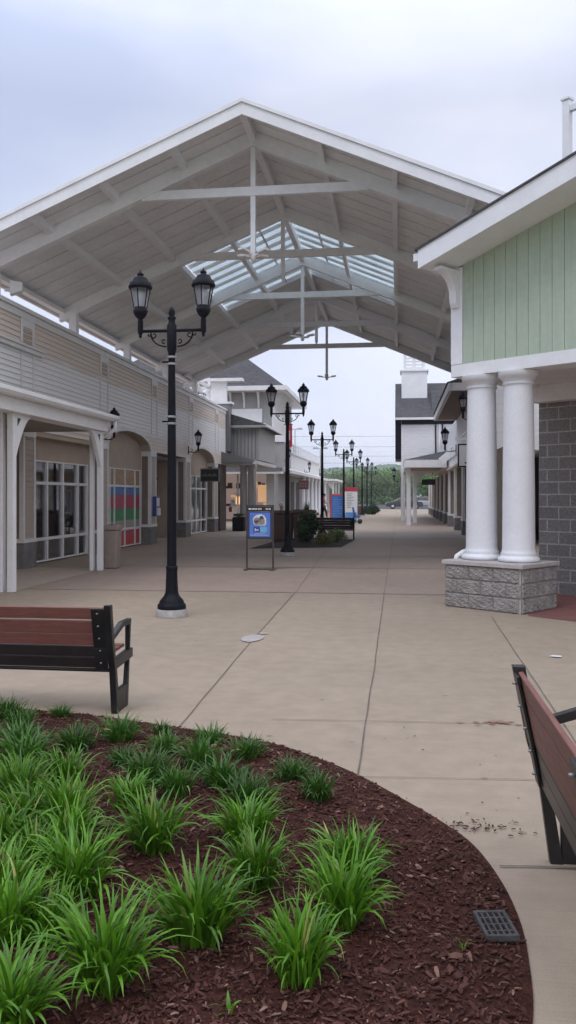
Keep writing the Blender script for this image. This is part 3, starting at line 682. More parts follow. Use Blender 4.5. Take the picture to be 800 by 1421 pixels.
# ---------------------------------------------------------------- lamps
def lantern(parent, off, name='lantern'):
    ox,oy,oz=off
    m=MB()
    m.lathe([(.018,-.04),(.03,-.02),(.036,0),(.036,.12),(.03,.15),(.045,.165),(.07,.19),(.093,.235),(.098,.27),(.085,.275),(.085,.305),(.08,.31)],off,16)
    m.lathe([(.132,.555),(.155,.56),(.16,.585),(.15,.60),(.142,.635),(.11,.65),(.102,.675),(.085,.705),(.05,.72),(.03,.725),(.045,.742),(.045,.755),(.02,.775),(.01,.79),(.004,.815)],off,16)
    for k in range(6):
        a=2*PI*(k+.5)/6; c,s_=math.cos(a),math.sin(a)
        m.bar((ox+.086*c,oy+.086*s_,oz+.30),(ox+.134*c,oy+.134*s_,oz+.562),.013,.011,(c,s_,.2))
    o=m.build(name,M['black'],parent)
    g=MB().lathe([(.080,.312),(.127,.553)],off,6,False,False).build('glass',M['lamp_glass'],o)
    MB().lathe([(.012,.31),(.014,.40),(.034,.44),(.038,.48),(.02,.53),(.008,.545)],off,10).build('bulb',M['lamp_bulb'],o)
    return o
def scroll(mb, sx, z):
    pts=[]
    for k in range(13):
        t=k/12; a=-PI/2+t*PI*.62; pts.append((sx*(.075+.21*math.sin(t*PI/2)),0,z-.21+.185*(1-math.cos(t*PI/2))))
    mb.tube(pts,.0115,7)
    def curl(cx,cz,r0,a0,turn):
        q=[]
        for k in range(15):
            t=k/14; a=a0+turn*t; r=r0*(1-.72*t); q.append((sx*(cx+r*math.cos(a)),0,cz+r*math.sin(a)))
        mb.tube(q,[.0105*(1-.4*k/14) for k in range(15)],6)
    curl(.245,z-.055,.042,-.4,-5.6); curl(.105,z-.135,.036,-1.9,5.4); curl(.31,z-.045,.028,2.9,4.6)
def make_lamp():
    t=empty('lamp_post',(0,0,0))
    MB().lathe([(.205,0),(.205,.085),(.195,.10)],(0,0,0),28).build('footing',M['concrete_ring'],t)
    MB().lathe([(.188,.101),(.192,.13),(.185,.16),(.165,.175),(.16,.205),(.135,.235),(.105,.27),(.088,.31),(.083,.36),(.073,.60),(.075,.615),(.079,.63),(.079,.655),(.068,.67)],(0,0,0),20).build('base',M['black'],t)
    MB().lathe([(.064,.66),(.061,1.5),(.053,2.7),(.044,3.48)],(0,0,0),16).build('pole',M['black'],t)
    m=MB(); m.lathe([(.044,3.47),(.058,3.52),(.064,3.55),(.064,3.86),(.05,3.875),(.042,3.92),(.055,3.955),(.058,3.965),(.03,3.97),(.036,3.99),(.044,4.02),(.036,4.06),(.016,4.095),(.004,4.105)],(0,0,0),12)
    m.build('finial',M['black'],t)
    m=MB(); m.tube([(-.43,0,3.79),(.43,0,3.79)],.021,10)
    for s in (-1,1):
        m.lathe([(.01,3.70),(.022,3.725),(.018,3.745),(.034,3.765),(.036,3.80),(.03,3.83)],(s*.43,0,0),12)
    m.build('cross_arm',M['black'],t)
    for s in (-1,1):
        q=MB(); scroll(q,s,3.79); q.build('scroll_bracket',M['black'],t); lantern(t,(s*.43,0,3.80))
    for z in (3.42,3.33,2.63,2.54):
        MB().lathe([(.0665-.0045*(z-2),z),(.0685-.0045*(z-2),z+.008),(.0685-.0045*(z-2),z+.022),(.0665-.0045*(z-2),z+.028)],(0,0,0),16).build('clamp_band',M['band'],t)
    [MB().tube([(-.05,0,z),(-.13,0,z)],.012,8).build('banner_arm_stub',M['black'],t) for z in (3.375,2.585)]
    return t
lp=make_lamp()
LAMPS=[(-2.98,10.7,'nearest black twin lantern lamp post, under the canopy front beside the wooden bench'),
(-2.93,21.9,'black twin lantern lamp post rising behind the blue poster stand'),
(-2.95,32.3,'third black twin lantern lamp post back, beside the far dark bench'),
(-2.88,44.2,'black twin lantern lamp post next to the blue directory panel'),
(-2.85,53.5,'black twin lantern lamp post just behind the red and white panel'),
(-2.80,65.0,'black twin lantern lamp post beyond the panels, third from the far end'),
(-2.75,74.0,'black twin lantern lamp post second from the far end of the row'),
(-2.72,84.5,'farthest black twin lantern lamp post by the round shrub bed')]
for i,(x,y,lab) in enumerate(LAMPS):
    o=lp if i==0 else copy_tree(lp)
    if i:
        for ch in [c for c in o.children if c.name.startswith(('clamp_band','banner_arm'))]: bpy.data.objects.remove(ch)
    o.location=(x,y,0.002); o.rotation_euler=(0,0,R.uniform(-.05,.05) if i else 0); tag(o,lab,'lamp post','twin lantern lamp posts along the walkway')
def make_wall_lamp(s):       # s: +1 arm reaches +x from a plate at x=0
    t=empty('wall_lantern',(0,0,0))
    MB().box(0,s*.025,-.05,.05,-.16,.16).build('wall_plate',M['black'],t,.005)
    m=MB(); m.tube([(s*.02,0,-.05),(s*.18,0,-.085),(s*.32,0,-.08),(s*.40,0,-.03)],.014,8)
    q=[]
    for k in range(14):
        tt=k/13; a=2.2-5.2*tt; r=.07*(1-.6*tt); q.append((s*(.14+r*math.cos(a)),0,-.02+r*math.sin(a)))
    m.tube(q,.009,6); m.build('scroll_arm',M['black'],t)
    lantern(t,(s*.40,0,0)); return t
WL=[(-8.09,21.8,3.22,1,'black wall lantern just beyond the porch gutter end at left'),
(-8.09,31.4,3.37,1,'black wall lantern between the two arched bays, above the hanging black sign'),
(2.05,30.0,3.26,-1,'black wall lantern above the right hand porch roof, next to the white hanging sign'),
(.14,52.0,2.58,-1,'black wall lantern on the white house corner against the green hills'),
(2.4,26.3,4.05,-1,'black wall lantern half hidden behind the left white column under the brown soffit'),
(-7.65,55.0,4.0,1,'black wall lantern on the white upper storey, just right of the second lamp post'),
(-7.45,66.0,3.55,1,'small far black wall lantern on the white terrace wall at left')]
wl={1:None,-1:None}
for (x,y,z,s,lab) in WL:
    if wl[s] is None: o=wl[s]=make_wall_lamp(s)
    else: o=copy_tree(wl[s])
    o.location=(x,y,z); tag(o,lab,'wall lamp','wall lanterns on the shop fronts')

# ---------------------------------------------------------------- the gabled canopy over the walkway
XR=-2.92; HALF=6.07; PITCH=.4167; ZR=EYE+7.40      # underside of the boards at the ridge
T_Y=[16.6+4.37*k for k in range(5)]; Y0,Y1=15.45,34.5
SK0,SK1=T_Y[1]+.14,27.5; SKA=2.90
def dz(a): return ZR-PITCH*abs(a)
cn_=empty('pavilion_canopy',(0,0,0),0,'large white gabled canopy with skylight and open trusses over the walkway','canopy')
boards=MB(); gaps=MB(); top=MB()
for s in (-1,1):
    y=Y0
    while y<Y1-.01:
        y2=min(y+.61,Y1)
        if SK0-.01<= y <SK1-.3 or (y<SK0<y2): 
            pass
        segs=[(y,y2,0,HALF)]
        if y2>SK0 and y<SK1:
            segs=[]
            if y<SK0: segs.append((y,SK0,0,HALF))
            if y2>SK1: segs.append((SK1,y2,0,HALF))
            segs.append((max(y,SK0),min(y2,SK1),SKA,HALF))
        for (ya,yb,a0,a1) in segs:
            if yb-ya<.03: continue
            boards.slab((XR+s*a0,dz(a0)),(XR+s*a1,dz(a1)),.02,ya+.016,yb-.016)
            gaps.slab((XR+s*a0,dz(a0)+.024),(XR+s*a1,dz(a1)+.024),.01,ya,yb)
        y=y2
    for (ya,yb,a0) in ((Y0-.03,SK0,0),(SK0,SK1,SKA),(SK1,Y1+.03,0)):
        top.slab((XR+s*a0,dz(a0)+.036),(XR+s*(HALF+.05),dz(HALF+.05)+.036),.05,ya,yb)
boards.build('ceiling_board',M['canopy_board'],cn_); gaps.build('board_backing',M['groove'],cn_)
top.build('roof_deck',M['white_trim'],cn_)
# fascias
for y,nm in ((Y0-.09,'front'),(Y1+.034,'back')):
    for s in (-1,1):
        m=MB(); m.prism([(XR,dz(0)+.05),(XR+s*(HALF+.1),dz(HALF+.1)+.05),(XR+s*(HALF+.1),dz(HALF+.1)-.21),(XR,dz(0)-.21)],'y',y,y+.055)
        m.prism([(XR,dz(0)+.10),(XR+s*(HALF+.13),dz(HALF+.13)+.10),(XR+s*(HALF+.13),dz(HALF+.13)+.02),(XR,dz(0)+.02)],'y',y-.03,y-.002)
        m.build('rake_fascia',M['white'],cn_,.004)
for s in (-1,1):
    a=HALF+.055
    m=MB(); m.box(XR+s*a,XR+s*(a+.05),Y0-.03,Y1+.03,dz(a)-.05,dz(a)+.07); m.build('eave_fascia',M['canopy_white'],cn_,.004)
    MB().box(XR+s*(HALF-.28),XR+s*(HALF-.10),Y0+.02,Y1-.02,dz(HALF-.1)-.11,dz(HALF-.1)-.005).build('eave_beam',M['canopy_white'],cn_,.004)
# purlins and ridge
for a in (-4.27,-2.85,-1.42,1.42,2.85,4.27):
    m=MB()
    x=XR+a; z=dz(a); ln=math.hypot(1,PITCH); s=1 if a>0 else -1
    m.prism([(x-.055,z-.003+.055*PITCH*s),(x+.055,z-.003-.055*PITCH*s),(x+.055,z-.15-.055*PITCH*s),(x-.055,z-.15+.055*PITCH*s)],'y',Y0,Y1)
    m.build('purlin',M['canopy_white'],cn_,.004)
B(XR-.07,XR+.07,Y0,Y1,dz(0)-.21,dz(.07)-.004).build('ridge_beam',M['canopy_white'],cn_,.004)
for k,y in enumerate(T_Y):
    tr=empty('truss',(0,0,0)); tr.parent=cn_
    for s in (-1,1):
        a1=HALF-.12
        MB().prism([(XR,dz(0)-.006),(XR+s*a1,dz(a1)-.006),(XR+s*a1,dz(a1)-.32),(XR,dz(0)-.32)],'y',y-.09,y+.09).build('rafter',M['canopy_white'],tr,.005)
    zt=EYE+6.17; ah=(dz(0)-.32-zt)/PITCH+.14
    B(XR-ah,XR+ah,y-.055,y+.055,zt-.085,zt+.10).build('tie_beam',M['canopy_white'],tr,.005)
    zb=EYE+(4.92 if k%2==0 else 5.43)
    m=MB().box(XR-.05,XR+.05,y-.051,y+.051,zb+(0 if k%2==0 else .12),zt-.088).box(XR-.05,XR+.05,y-.051,y+.051,zt+.103,dz(0)-.33)
    if k%2: m.add([(XR-.05,y-.051,zb+.12),(XR+.05,y-.051,zb+.12),(XR+.05,y+.051,zb+.12),(XR-.05,y+.051,zb+.12),(XR,y,zb)],[(0,1,4),(1,2,4),(2,3,4),(3,0,4)])
    m.build('king_post',M['canopy_white'],tr,.004)
    if k%2==0:
        fl=empty('pendant_floodlight',(XR,y,zb-.04),rad(12+k*9),['cluster of flat white floodlights on the nearest hanging post of the canopy','cluster of flat white floodlights on the middle hanging post of the canopy','cluster of flat white floodlights on the farthest hanging post, against the sky'][k//2],'light fixture','floodlight clusters under the canopy')
        MB().lathe([(.02,-.08),(.05,-.06),(.06,0),(.06,.07),(.055,.08)],(0,0,-.04),14).build('hub',M['white_trim'],fl)
        for j in range(4):
            a=PI/4+j*PI/2; c,s_=math.cos(a),math.sin(a)
            MB().bar((c*.06,s_*.06,.0),(c*.17,s_*.17,.02),.03,.03).build('arm',M['white_trim'],fl)
            MB().bar((c*.17,s_*.17,.03),(c*.38,s_*.38,.06),.15,.05,(0,0,1)).build('lamp_head',M['white_trim'],fl,.008)
    # posts at each side
    for x,zf in ((-8.5,4.9),(2.62,5.35)):
        a=abs(x-XR); B(x-.10,x+.10,y-.101,y+.101,zf,dz(a)-.16).build('post',M['canopy_white'],cn_,.004)
# skylight
sk=empty('skylight',(0,0,0)); sk.parent=cn_
for s in (-1,1):
    g=MB(); q=MB(); y=SK0+.07; bay=(SK1-SK0-.14)/10
    for k in range(10):
        ya=SK0+.07+k*bay
        g.slab((XR+s*.03,dz(.03)+.085),(XR+s*(SKA-.08),dz(SKA-.08)+.085),.008,ya+.012,ya+bay*.66)
        q.slab((XR+s*.03,dz(.03)+.085),(XR+s*(SKA-.08),dz(SKA-.08)+.085),.008,ya+bay*.66+.024,ya+bay-.012)
    g.build('frosted_pane',M['skylight'],sk); q.build('clear_pane',M['skylight_clear'],sk)
    m=MB()
    m.slab((XR+s*(SKA-.07),dz(SKA-.07)-.004),(XR+s*(SKA+.02),dz(SKA+.02)-.004),.15,SK0,SK1)
    for ya,yb in ((SK0,SK0+.07),(SK1-.07,SK1)): m.slab((XR+s*.03,dz(.03)+.001),(XR+s*SKA,dz(SKA)+.001),.15,ya,yb)
    m.build('curb',M['canopy_white'],sk)
    m=MB()
    for k in range(11):
        ya=SK0+.07+k*bay; m.slab((XR+s*.03,dz(.03)+.06),(XR+s*(SKA-.08),dz(SKA-.08)+.06),.045,ya-.012,ya+.012)
        if k<10: m.slab((XR+s*.03,dz(.03)+.06),(XR+s*(SKA-.08),dz(SKA-.08)+.06),.045,ya+bay*.66,ya+bay*.66+.024)
    for a in (.75,): m.slab((XR+s*a,dz(a)+.05),(XR+s*(a+.05),dz(a+.05)+.05),.03,SK0+.07,SK1-.07)
    m.build('glazing_bar',M['white'],sk)
fl=empty('floodlight',(-8.33,17.0,6.05),rad(20),'white boxy floodlight on the left canopy post at the frame edge','light fixture')
MB().bar((-.12,0,0),(.0,0,.02),.06,.06).build('bracket',M['white_trim'],fl)
MB().prism([(0,-.11),(.26,-.02),(.26,.16),(0,.20)],'y',-.12,.12).build('housing',M['white_trim'],fl,.01)

# ---------------------------------------------------------------- shop row at left
WX=-8.1; ROW=.115
lb=empty('outlet_shop_row',(0,0,0),0,'long tan and white clapboard shop row at left with porch and arched bays','shop building')
arches=[(22.45,26.45,3.08,3.56),(31.8,35.95,3.08,3.56)]   # y0,y1,spring,apex
def arch_z(y,a):
    y0,y1,sp,ap=a; t=(y-(y0+y1)/2)/((y1-y0)/2)
    return sp+(ap-sp)*math.sqrt(max(0,1-t*t)) if abs(t)<1 else None
def clap(mb, X, s, y0, y1, z0, z1, row=ROW, d=.026):
    """one lap board: thin at its top, proud at its bottom edge; faces +x when s=1"""
    mb.prism([(X,z0),(X+s*d,z0),(X+s*.003,z1),(X,z1)],'y',y0,y1)
w1=MB(); z=3.06
Y_A,Y_B=8.0,38.4
while z<5.45:
    z2=min(z+ROW,5.45); spans=[(Y_A,Y_B)]
    if z<3.08: spans=[(Y_A,22.45),(26.45,31.8),(35.95,Y_B)]
    for a in arches:
        if z>=a[3]: continue
        ns=[]
        t=(z+.02-a[2])/(a[3]-a[2]); hw=(a[1]-a[0])/2*math.sqrt(max(0,1-max(0,t)**2)); c=(a[0]+a[1])/2
        for (p,q) in spans:
            if c-hw>p and c+hw<q: ns+=[(p,c-hw),(c+hw,q)]
            else: ns.append((p,q))
        spans=ns
    for p,q in spans:
        yy=p
        while yy<q-.01:            # butt joints between board lengths
            nx=min(q,yy+R.uniform(2.8,3.9)); clap(w1,WX,1,yy+.0015,nx-.0015,z,z2); yy=nx
    z=z2
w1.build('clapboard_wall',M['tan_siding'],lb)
# the wall behind the boards: panels round the arches
bk=MB()
bk.box(WX-.3,WX-.001,Y_A,Y_B,3.6,5.55)
for a in arches:
    n=24; ys=[a[0]+(a[1]-a[0])*k/n for k in range(n+1)]
    for k in range(n):
        za,zb=arch_z(ys[k],a) or a[2],arch_z(ys[k+1],a) or a[2]
        bk.prism([(ys[k],za+.002),(ys[k+1],zb+.002),(ys[k+1],3.6),(ys[k],3.6)],'x',WX-.3,WX-.001)
bk.box(WX-.3,WX-.001,Y_A,22.45,3.06,3.6); bk.box(WX-.3,WX-.001,26.45,31.8,3.06,3.6); bk.box(WX-.3,WX-.001,35.95,Y_B,3.06,3.6)
bk.box(-19,WX-.62,Y_A,Y_B,3.11,5.5); bk.box(WX-.299,WX-.002,17.72,21.88,2.95,3.058)
bk.build('upper_wall',M['tan_panel'],lb)
# arch trims
for a in arches:
    m=MB(); n=30
    for k in range(n):
        t0=PI*k/n; t1=PI*(k+1)/n; c=(a[0]+a[1])/2; hw=(a[1]-a[0])/2; H=a[3]-a[2]
        def P(t,e): return (c-(hw+e)*math.cos(t), a[2]+(H+e)*math.sin(t))
        m.prism([P(t0,0),P(t1,0),P(t1,.10),P(t0,.10)],'x',WX+.005,WX+.04)
    m.build('arch_trim',M['white_trim'],lb)
# parapet cap and frieze, louver panels
cp=MB(); cp.box(WX-.02,WX+.05,Y_A,Y_B,5.45,5.60); cp.box(WX-.35,WX+.10,Y_A-.05,Y_B+.08,5.602,5.68); cp.box(WX-.35,WX+.06,Y_A,Y_B,5.682,5.71)
cp.build('parapet_cap',M['white_trim'],lb,.005)
for y0 in (12.3,16.95,21.75,26.5,31.45,36.1):
    y1=y0+.66
    m=MB()
    m.box(WX+.028,WX+.045,y0,y0+.09,4.93,5.45).box(WX+.028,WX+.045,y1-.09,y1,4.93,5.45).box(WX+.018,WX+.0448,y0+.09,y1-.09,5.28,5.449)
    o=m.build('louver_panel',M['white_trim'],lb)
    q=MB()
    for k in range(3): clap(q,WX+.012,1,y0+.09,y1-.09,4.94+k*.113,4.94+(k+1)*.113)
    q.build('panel_board',M['pier_siding'],o)
    m=MB().box(WX+.028,WX+.038,y0,y0+.05,3.62,4.82).box(WX+.028,WX+.038,y1-.05,y1,3.62,4.82); m.build('pilaster_strip',M['white_trim'],lb)
m=MB().box(WX+.003,WX+.14,9.0,18.05,4.83,4.87).box(WX+.003,WX+.10,9.0,18.0,4.74,4.828); m.build('sign_ledge',M['white_trim'],lb,.004)
# piers
def pier(y0,y1,parent=lb,X=WX,s=1,dep=.36,zt=3.06,sid='pier_siding'):
    p=MB().box(X-s*dep,X-s*.004,y0+.03,y1-.03,.60,zt-.0).build('pier',M['brown_panel'],parent)
    q=MB(); z=.66
    while z<2.9: clap(q,X-s*.003,s,y0+.085,y1-.085,z,min(z+ROW,2.9)); z+=ROW
    q.build('pier_board',M[sid],p)
    t=MB()
    for a,b in ((y0,y0+.085),(y1-.085,y1)): t.box(X-s*.003,X+s*.022,a,b,.66,2.9)
    for y,d in ((y0,1),(y1,-1)):
        ya,yb=(y,y+d*.028)
        t.box(X-s*.075,X-s*.005,ya,yb,.66,2.9); t.box(X-s*dep,X-s*(dep-.07),ya,yb,.66,2.9)
    t.box(X-s*(dep+.01),X+s*.03,y0-.012,y1+.012,2.902,zt-.002)
    t.box(X-s*(dep+.01),X+s*.045,y0-.02,y1+.02,.57,.656)
    t.build('pier_trim',M['white_trim'],p)
    MB().box(X-s*(dep+.005),X+s*.035,y0-.015,y1+.015,0,.568).build('pier_base',M['grey_block'],p,.008)
for (a,b) in ((12.3,12.95),(17.1,17.72),(21.88,22.45),(26.45,27.1),(31.0,31.75),(35.98,36.7)): pier(a,b)
# storefronts
SX=-8.42
def storefront(parent, X, ys, zs, panes=None, s=1, inside=True):
    y0,y1=ys[0],ys[-1]
    fr=MB(); w=.035
    for y in ys: fr.box(X-.05,X+.05,y-w,y+w,zs[0],zs[-1])
    for z in zs:
        for a,b in zip(ys,ys[1:]): fr.box(X-.048,X+.048,a+w,b-w,z-w if z>zs[0] else z,z+w if z<zs[-1] else z)
    o=fr.build('storefront_window',M['white_trim'],parent,.004)
    MB().add([(X-s*.01,y0,zs[0]),(X-s*.01,y1,zs[0]),(X-s*.01,y1,zs[-1]),(X-s*.01,y0,zs[-1])],[(0,1,2,3)]).build('glass',M['shop_glass'],o)
    return o
wA=storefront(lb,SX,[17.78,18.35,19.03,19.98,20.95,21.62],[.03,.57,1.9,2.44])
wB=storefront(lb,SX,[22.75,23.4,23.8,24.75,25.74,26.3],[.03,.57,1.9,2.44])
wC=storefront(lb,SX,[32.2,33.0,33.87,34.76,35.7],[.03,.57,1.9,2.44])
# poster bands behind the glass of the second bay
pb=MB(); X=SX+.012
for m_,z0,z1 in (('blind_red',.06,.57),('blind_grey',.59,.84),('blind_green',.842,1.20),('blind_crimson',1.202,1.64),('blind_blue',1.642,1.90),('blind_wood',1.93,2.42)):
    pb.use(M[m_]); pb.box(X-.01,X,22.76,26.29,z0,z1)
for k in range(34):       # tall letters and bleeding edges in the artwork
    y=R.uniform(22.9,26.2); pb.use(M[R.choice(['blind_crimson','blind_blue','blind_blue','blind_green'])]); z=R.choice([1.2,1.64,1.64,1.9,1.9]); pb.box(X+.0005*k,X+.002+.0005*k,y,y+R.uniform(.05,.16),z-.04-R.random()*.05,z+.03+R.random()*.06)
pb.build('window_poster',None,wB)
# infill over the windows, soffits, interior
for (a,b,zt,w0,w1) in ((17.72,21.88,3.1,17.78,21.62),(22.45,26.45,3.6,22.75,26.3),(31.75,35.98,3.6,32.2,35.7)):
    MB().prism([(a,0),(w0,0),(w0,2.442),(w1,2.442),(w1,0),(b,0),(b,zt),(a,zt)],'x',SX-.12,SX+.02).build('stucco_infill',M['tan_panel'],lb)
for (a,b) in ((8,12.3),(12.95,17.1)): B(SX-.12,SX+.02,a,b,0,3.1).build('stucco_infill',M['tan_panel'],lb)

en=MB(); en.box(SX-.9,SX-.8,27.1,31.0,0,3.08); en.box(SX-.9,WX-.37,27.06,27.1,0,3.08).box(SX-.9,WX-.37,31.0,31.04,0,3.08); en.build('entrance_recess',M['tan_panel'],lb)
dr=MB(); dr.box(SX-.79,SX-.74,27.5,29.0,.02,2.3); d=dr.build('door',M['brown_panel'],lb,.006)
MB().box(SX-.739,SX-.733,27.65,28.85,.3,2.15).build('pane',M['interior'],d); MB().tube([(SX-.69,28.9,.9),(SX-.69,28.9,1.3)],.015,8).build('handle',M['zinc'],d)
m=MB().box(SX-.79,SX-.72,29.3,30.8,.9,2.3); d=m.build('notice_board',M['black'],lb,.006); MB().box(SX-.719,SX-.714,29.4,30.7,1.0,2.2).build('notice',M['sign_white'],d)
it=MB()
it.box(-13.9,-13.8,17.0,37,0,3.0); it.box(-13.8,SX-.15,17.0,37,-.03,.005); it.box(-13.8,SX-.15,17.0,37,2.95,3.05)
for y in (17.6,22.2,26.7,31.5,36.5): it.box(-13.8,SX-.15,y-.05,y+.05,.006,2.95)
it.build('shop_interior',M['interior_light'],lb)
fx=MB()
for (y,x,h,wd) in ((18.6,-9.4,1.75,.35),(19.5,-10.4,1.3,.8),(20.5,-9.5,1.7,.3),(21.1,-11,2.1,.9),(33.4,-9.3,1.7,.4),(34.6,-10,1.4,.7)):
    fx.box(x-.2,x+.2,y,y+wd,.01,h*.55); fx.lathe([(.10,h*.55),(.17,h*.72),(.20,h*.85),(.06,h*.9),(.09,h*.95),(.09,h*1.02),(.02,h*1.05)],(x,y+wd/2,0),10)
fx.box(-10.5,-10.3,18.9,20.9,1.95,2.35).box(-12,-11.8,18,21,1.2,1.5)
fx.build('display_fixture',M['interior'],lb)
m=MB(); m.box(WX-.38,WX-.005,17.72,21.88,3.062,3.098); m.build('bay_soffit',M['tan_panel'],lb)
# porch
po=empty('porch',(0,0,0)); po.parent=lb
PX=-6.35
for yc in (8.95,13.0,17.0):
    sh=-.04 if yc==13.0 else 0
    for (xa,xb) in ((PX-.17+sh,PX-.09+sh),(PX-.01+sh,PX+.10+sh)):
        B(xa,xb,yc-.06,yc+.06,.006,2.97).build('post',M['white'],po,.006)
    for d in ((1,) if yc<16.5 else (-1,)):
        m=MB(); n=10; pts=[]
        for k in range(n+1):
            a=PI/2*k/n; pts.append((yc+d*(.065+.52*(1-math.sin(a))), 2.965-.62*(1-math.cos(a))*1.0))
        poly=[(yc+d*.062,2.968),(yc+d*.62,2.968)]+[(yc+d*(.062+.55*(1-math.sin(PI/2*k/n))**1.0),2.93-.72*(math.sin(PI/2*k/n))**1.6) for k in range(n+1)]
        m.prism(poly,'x',PX+.005+sh,PX+.085+sh); b_=m.build('bracket',M['white'],po)
        q=MB().prism([(yc+d*.12,2.90),(yc+d*.25,2.90),(yc+d*.13,2.76)],'x',PX+.0855+sh,PX+.0875+sh); q.build('bracket_cutout',M['groove'],b_)
bm=MB().box(PX-.2,PX+.17,8.0,17.14,2.972,3.20); bm.build('beam',M['white'],po,.006)
gt=MB().prism([(PX+.17,3.20),(PX+.33,3.20),(PX+.37,3.25),(PX+.37,3.32),(PX+.17,3.32)],'y',7.9,17.30); gt.build('gutter',M['white'],po,.006)
MB().slab((PX+.26,3.325),(WX+.02,3.52),.03,7.9,17.32).build('roof',M['shingle'],po)
MB().prism([(PX-.22,3.0),(PX+.15,3.2),(PX+.3,3.322),(WX+.03,3.52),(WX+.03,3.0)],'y',17.15,17.19).build('gable_end',M['white_trim'],po)
MB().box(WX+.04,PX-.202,8,17.14,2.985,3.01).build('soffit',mat('porch_soffit',(.26,.23,.20),.85,.08,2),po)
MB().tube([(PX+.30,17.22,3.2),(PX+.30,17.24,3.05),(PX+.1,17.3,2.92),(PX-.25,17.33,2.78),(PX-.3,17.33,2.6)],.045,10).build('downspout',M['white'],po)
# brown brick end pier and corner porch
brk=brick_mat('brown_brick',(.115,.075,.06),(.085,.055,.046),(.13,.11,.10),.2,.07,.008,rot=(PI/2,0,0))
B(WX-.6,WX+.05,37.0,38.38,0,3.05).build('brick_pier',brk,lb)
cpz=empty('corner_porch',(0,0,0)); cpz.parent=lb
MB().prism([(-8.35,3.12),(-6.46,3.12),(-6.40,3.2),(-8.35,3.70)],'y',37.45,43.0).build('porch_roof',M['slate_siding'],cpz)
MB().prism([(-6.62,3.06),(-6.38,3.06),(-6.34,3.19),(-6.50,3.235)],'y',37.40,43.05).build('porch_gutter',M['white_trim'],cpz)
B(-8.4,-6.63,37.48,43,3.02,3.115).build('porch_soffit',M['grey_siding'],cpz)
for x in (-7.10,-6.74):
    MB().lathe([(.19,0),(.19,.08),(.17,.12),(.165,1.5),(.15,2.88),(.185,2.92),(.185,3.015)],(x,37.75,.004),18).build('porch_column',M['grey_siding'],cpz)
MB().tube([(-6.47,37.42,3.1),(-6.47,37.5,2.95),(-6.52,37.6,2.8),(-6.52,37.6,.05)],.05,8).build('downspout',M['white_trim'],cpz)
m=MB(); m.box(-8.15,-6.56,39.0,44.0,3.3,4.86); o=m.build('upper_box',M['grey_siding'],cpz)
q=MB()
for k in range(9): q.box(-8.0+k*.175,-7.965+k*.175,38.975,38.999,3.36,4.80)
q.build('batten',M['slate_siding'],o)
q=MB().box(-8.15,-8.03,38.97,38.998,3.3,4.86).box(-6.66,-6.55,38.97,38.998,3.3,4.86).box(-8.03,-6.66,38.97,38.998,4.80,4.90); q.build('corner_board',M['grey_siding'],o)
MB().prism([(-8.3,4.87),(-6.2,4.87),(-6.2,4.97),(-8.3,5.62)],'y',38.75,44.2).build('box_roof',M['shingle'],cpz)
MB().box(-6.22,-6.12,38.7,44.2,4.86,4.97).build('box_gutter',M['white_trim'],cpz)
MB().box(-8.3,-6.2,38.70,38.748,4.84,4.95).build('box_fascia',M['grey_siding'],cpz)
# white open frame on the parapet end
m=MB()
for (a,b) in (((-8.6,34.6,5.72),(-8.6,37.2,6.5)),((-8.6,37.2,5.72),(-8.6,34.6,6.5)),((-8.6,33.0,6.1),(-8.6,34.6,5.72)),((-8.6,34.6,5.72),(-8.6,34.6,6.55)),((-8.6,37.2,5.72),(-8.6,37.2,7.0)),((-8.6,33.0,6.55),(-8.6,37.6,6.6))): m.bar(a,b,.12,.12)
m.build('roof_brace',M['white'],lb)
B(-9.5,-7.9,38.45,39.0,3.7,5.95).build('chimney_block',M['slate_siding'],lb)
B(-9.6,-7.8,38.4,39.05,5.952,6.05).build('chimney_cap',M['white_trim'],lb)
m=MB().box(-9.2,-8.2,39.2,39.4,6.05,7.1).box(-9.5,-7.4,39.0,39.5,7.102,7.25); m.build('roof_screen',M['white_trim'],lb)

# things on the left row
hs=empty('hanging_sign',(-7.78,33.8,2.2),0,'black hanging shop sign with thin pale border beside the second arched bay','sign')
MB().box(-.38,.38,-.04,.04,0,.52).build('board',M['dark_sign'],hs,.004)
m=MB()
for a in ((-.40,.40,.50,.535),(-.40,.40,-.015,.02)): m.box(a[0],a[1],-.046,.046,a[2],a[3])
m.box(-.40,-.365,-.045,.045,.02,.50).box(.365,.40,-.045,.045,.02,.50); m.build('border',M['sign_grey'],hs)
m=MB()
for k in range(10): m.box(-.32+k*.065,-.28+k*.065,-.0445,-.0405,.21,.21+.06+.03*((k*7)%3))
m.build('faded_lettering',M['sign_grey'],hs)
m=MB().bar((-.34,0,.72),(.40,0,.72),.03,.03); m.tube([(-.2,0,.54),(-.2,0,.72)],.01,6); m.tube([(.2,0,.54),(.2,0,.72)],.01,6); m.tube([(-.33,0,.56),(-.1,0,.62),(.1,0,.70)],.012,6); m.build('hanger',M['white_trim'],hs)
mbx=empty('brochure_box',(WX+.03,26.8,1.2),0,'small blue and white map box fixed to the pier after the coloured window','map box')
MB().box(0,.12,-.15,.15,-.28,.38).build('case',M['poster_navy'],mbx,.01); MB().box(.121,.15,-.12,.14,.05,.33).build('leaflet',M['sign_white'],mbx); MB().box(.121,.19,-.12,.14,-.25,.0).build('tray',M['sign_white'],mbx)
tb=empty('trash_can',(-6.26,17.62,0.004),0,'square tan litter bin tucked behind the porch end post','trash can')
m=MB(); m.add([(-.14,-.14,0),(.14,-.14,0),(.14,.14,0),(-.14,.14,0),(-.17,-.17,.84),(.17,-.17,.84),(.17,.17,.84),(-.17,.17,.84)],[(0,3,2,1),(4,5,6,7),(0,1,5,4),(1,2,6,5),(2,3,7,6),(3,0,4,7)]); m.build('bin',M['bin'],tb,.03)
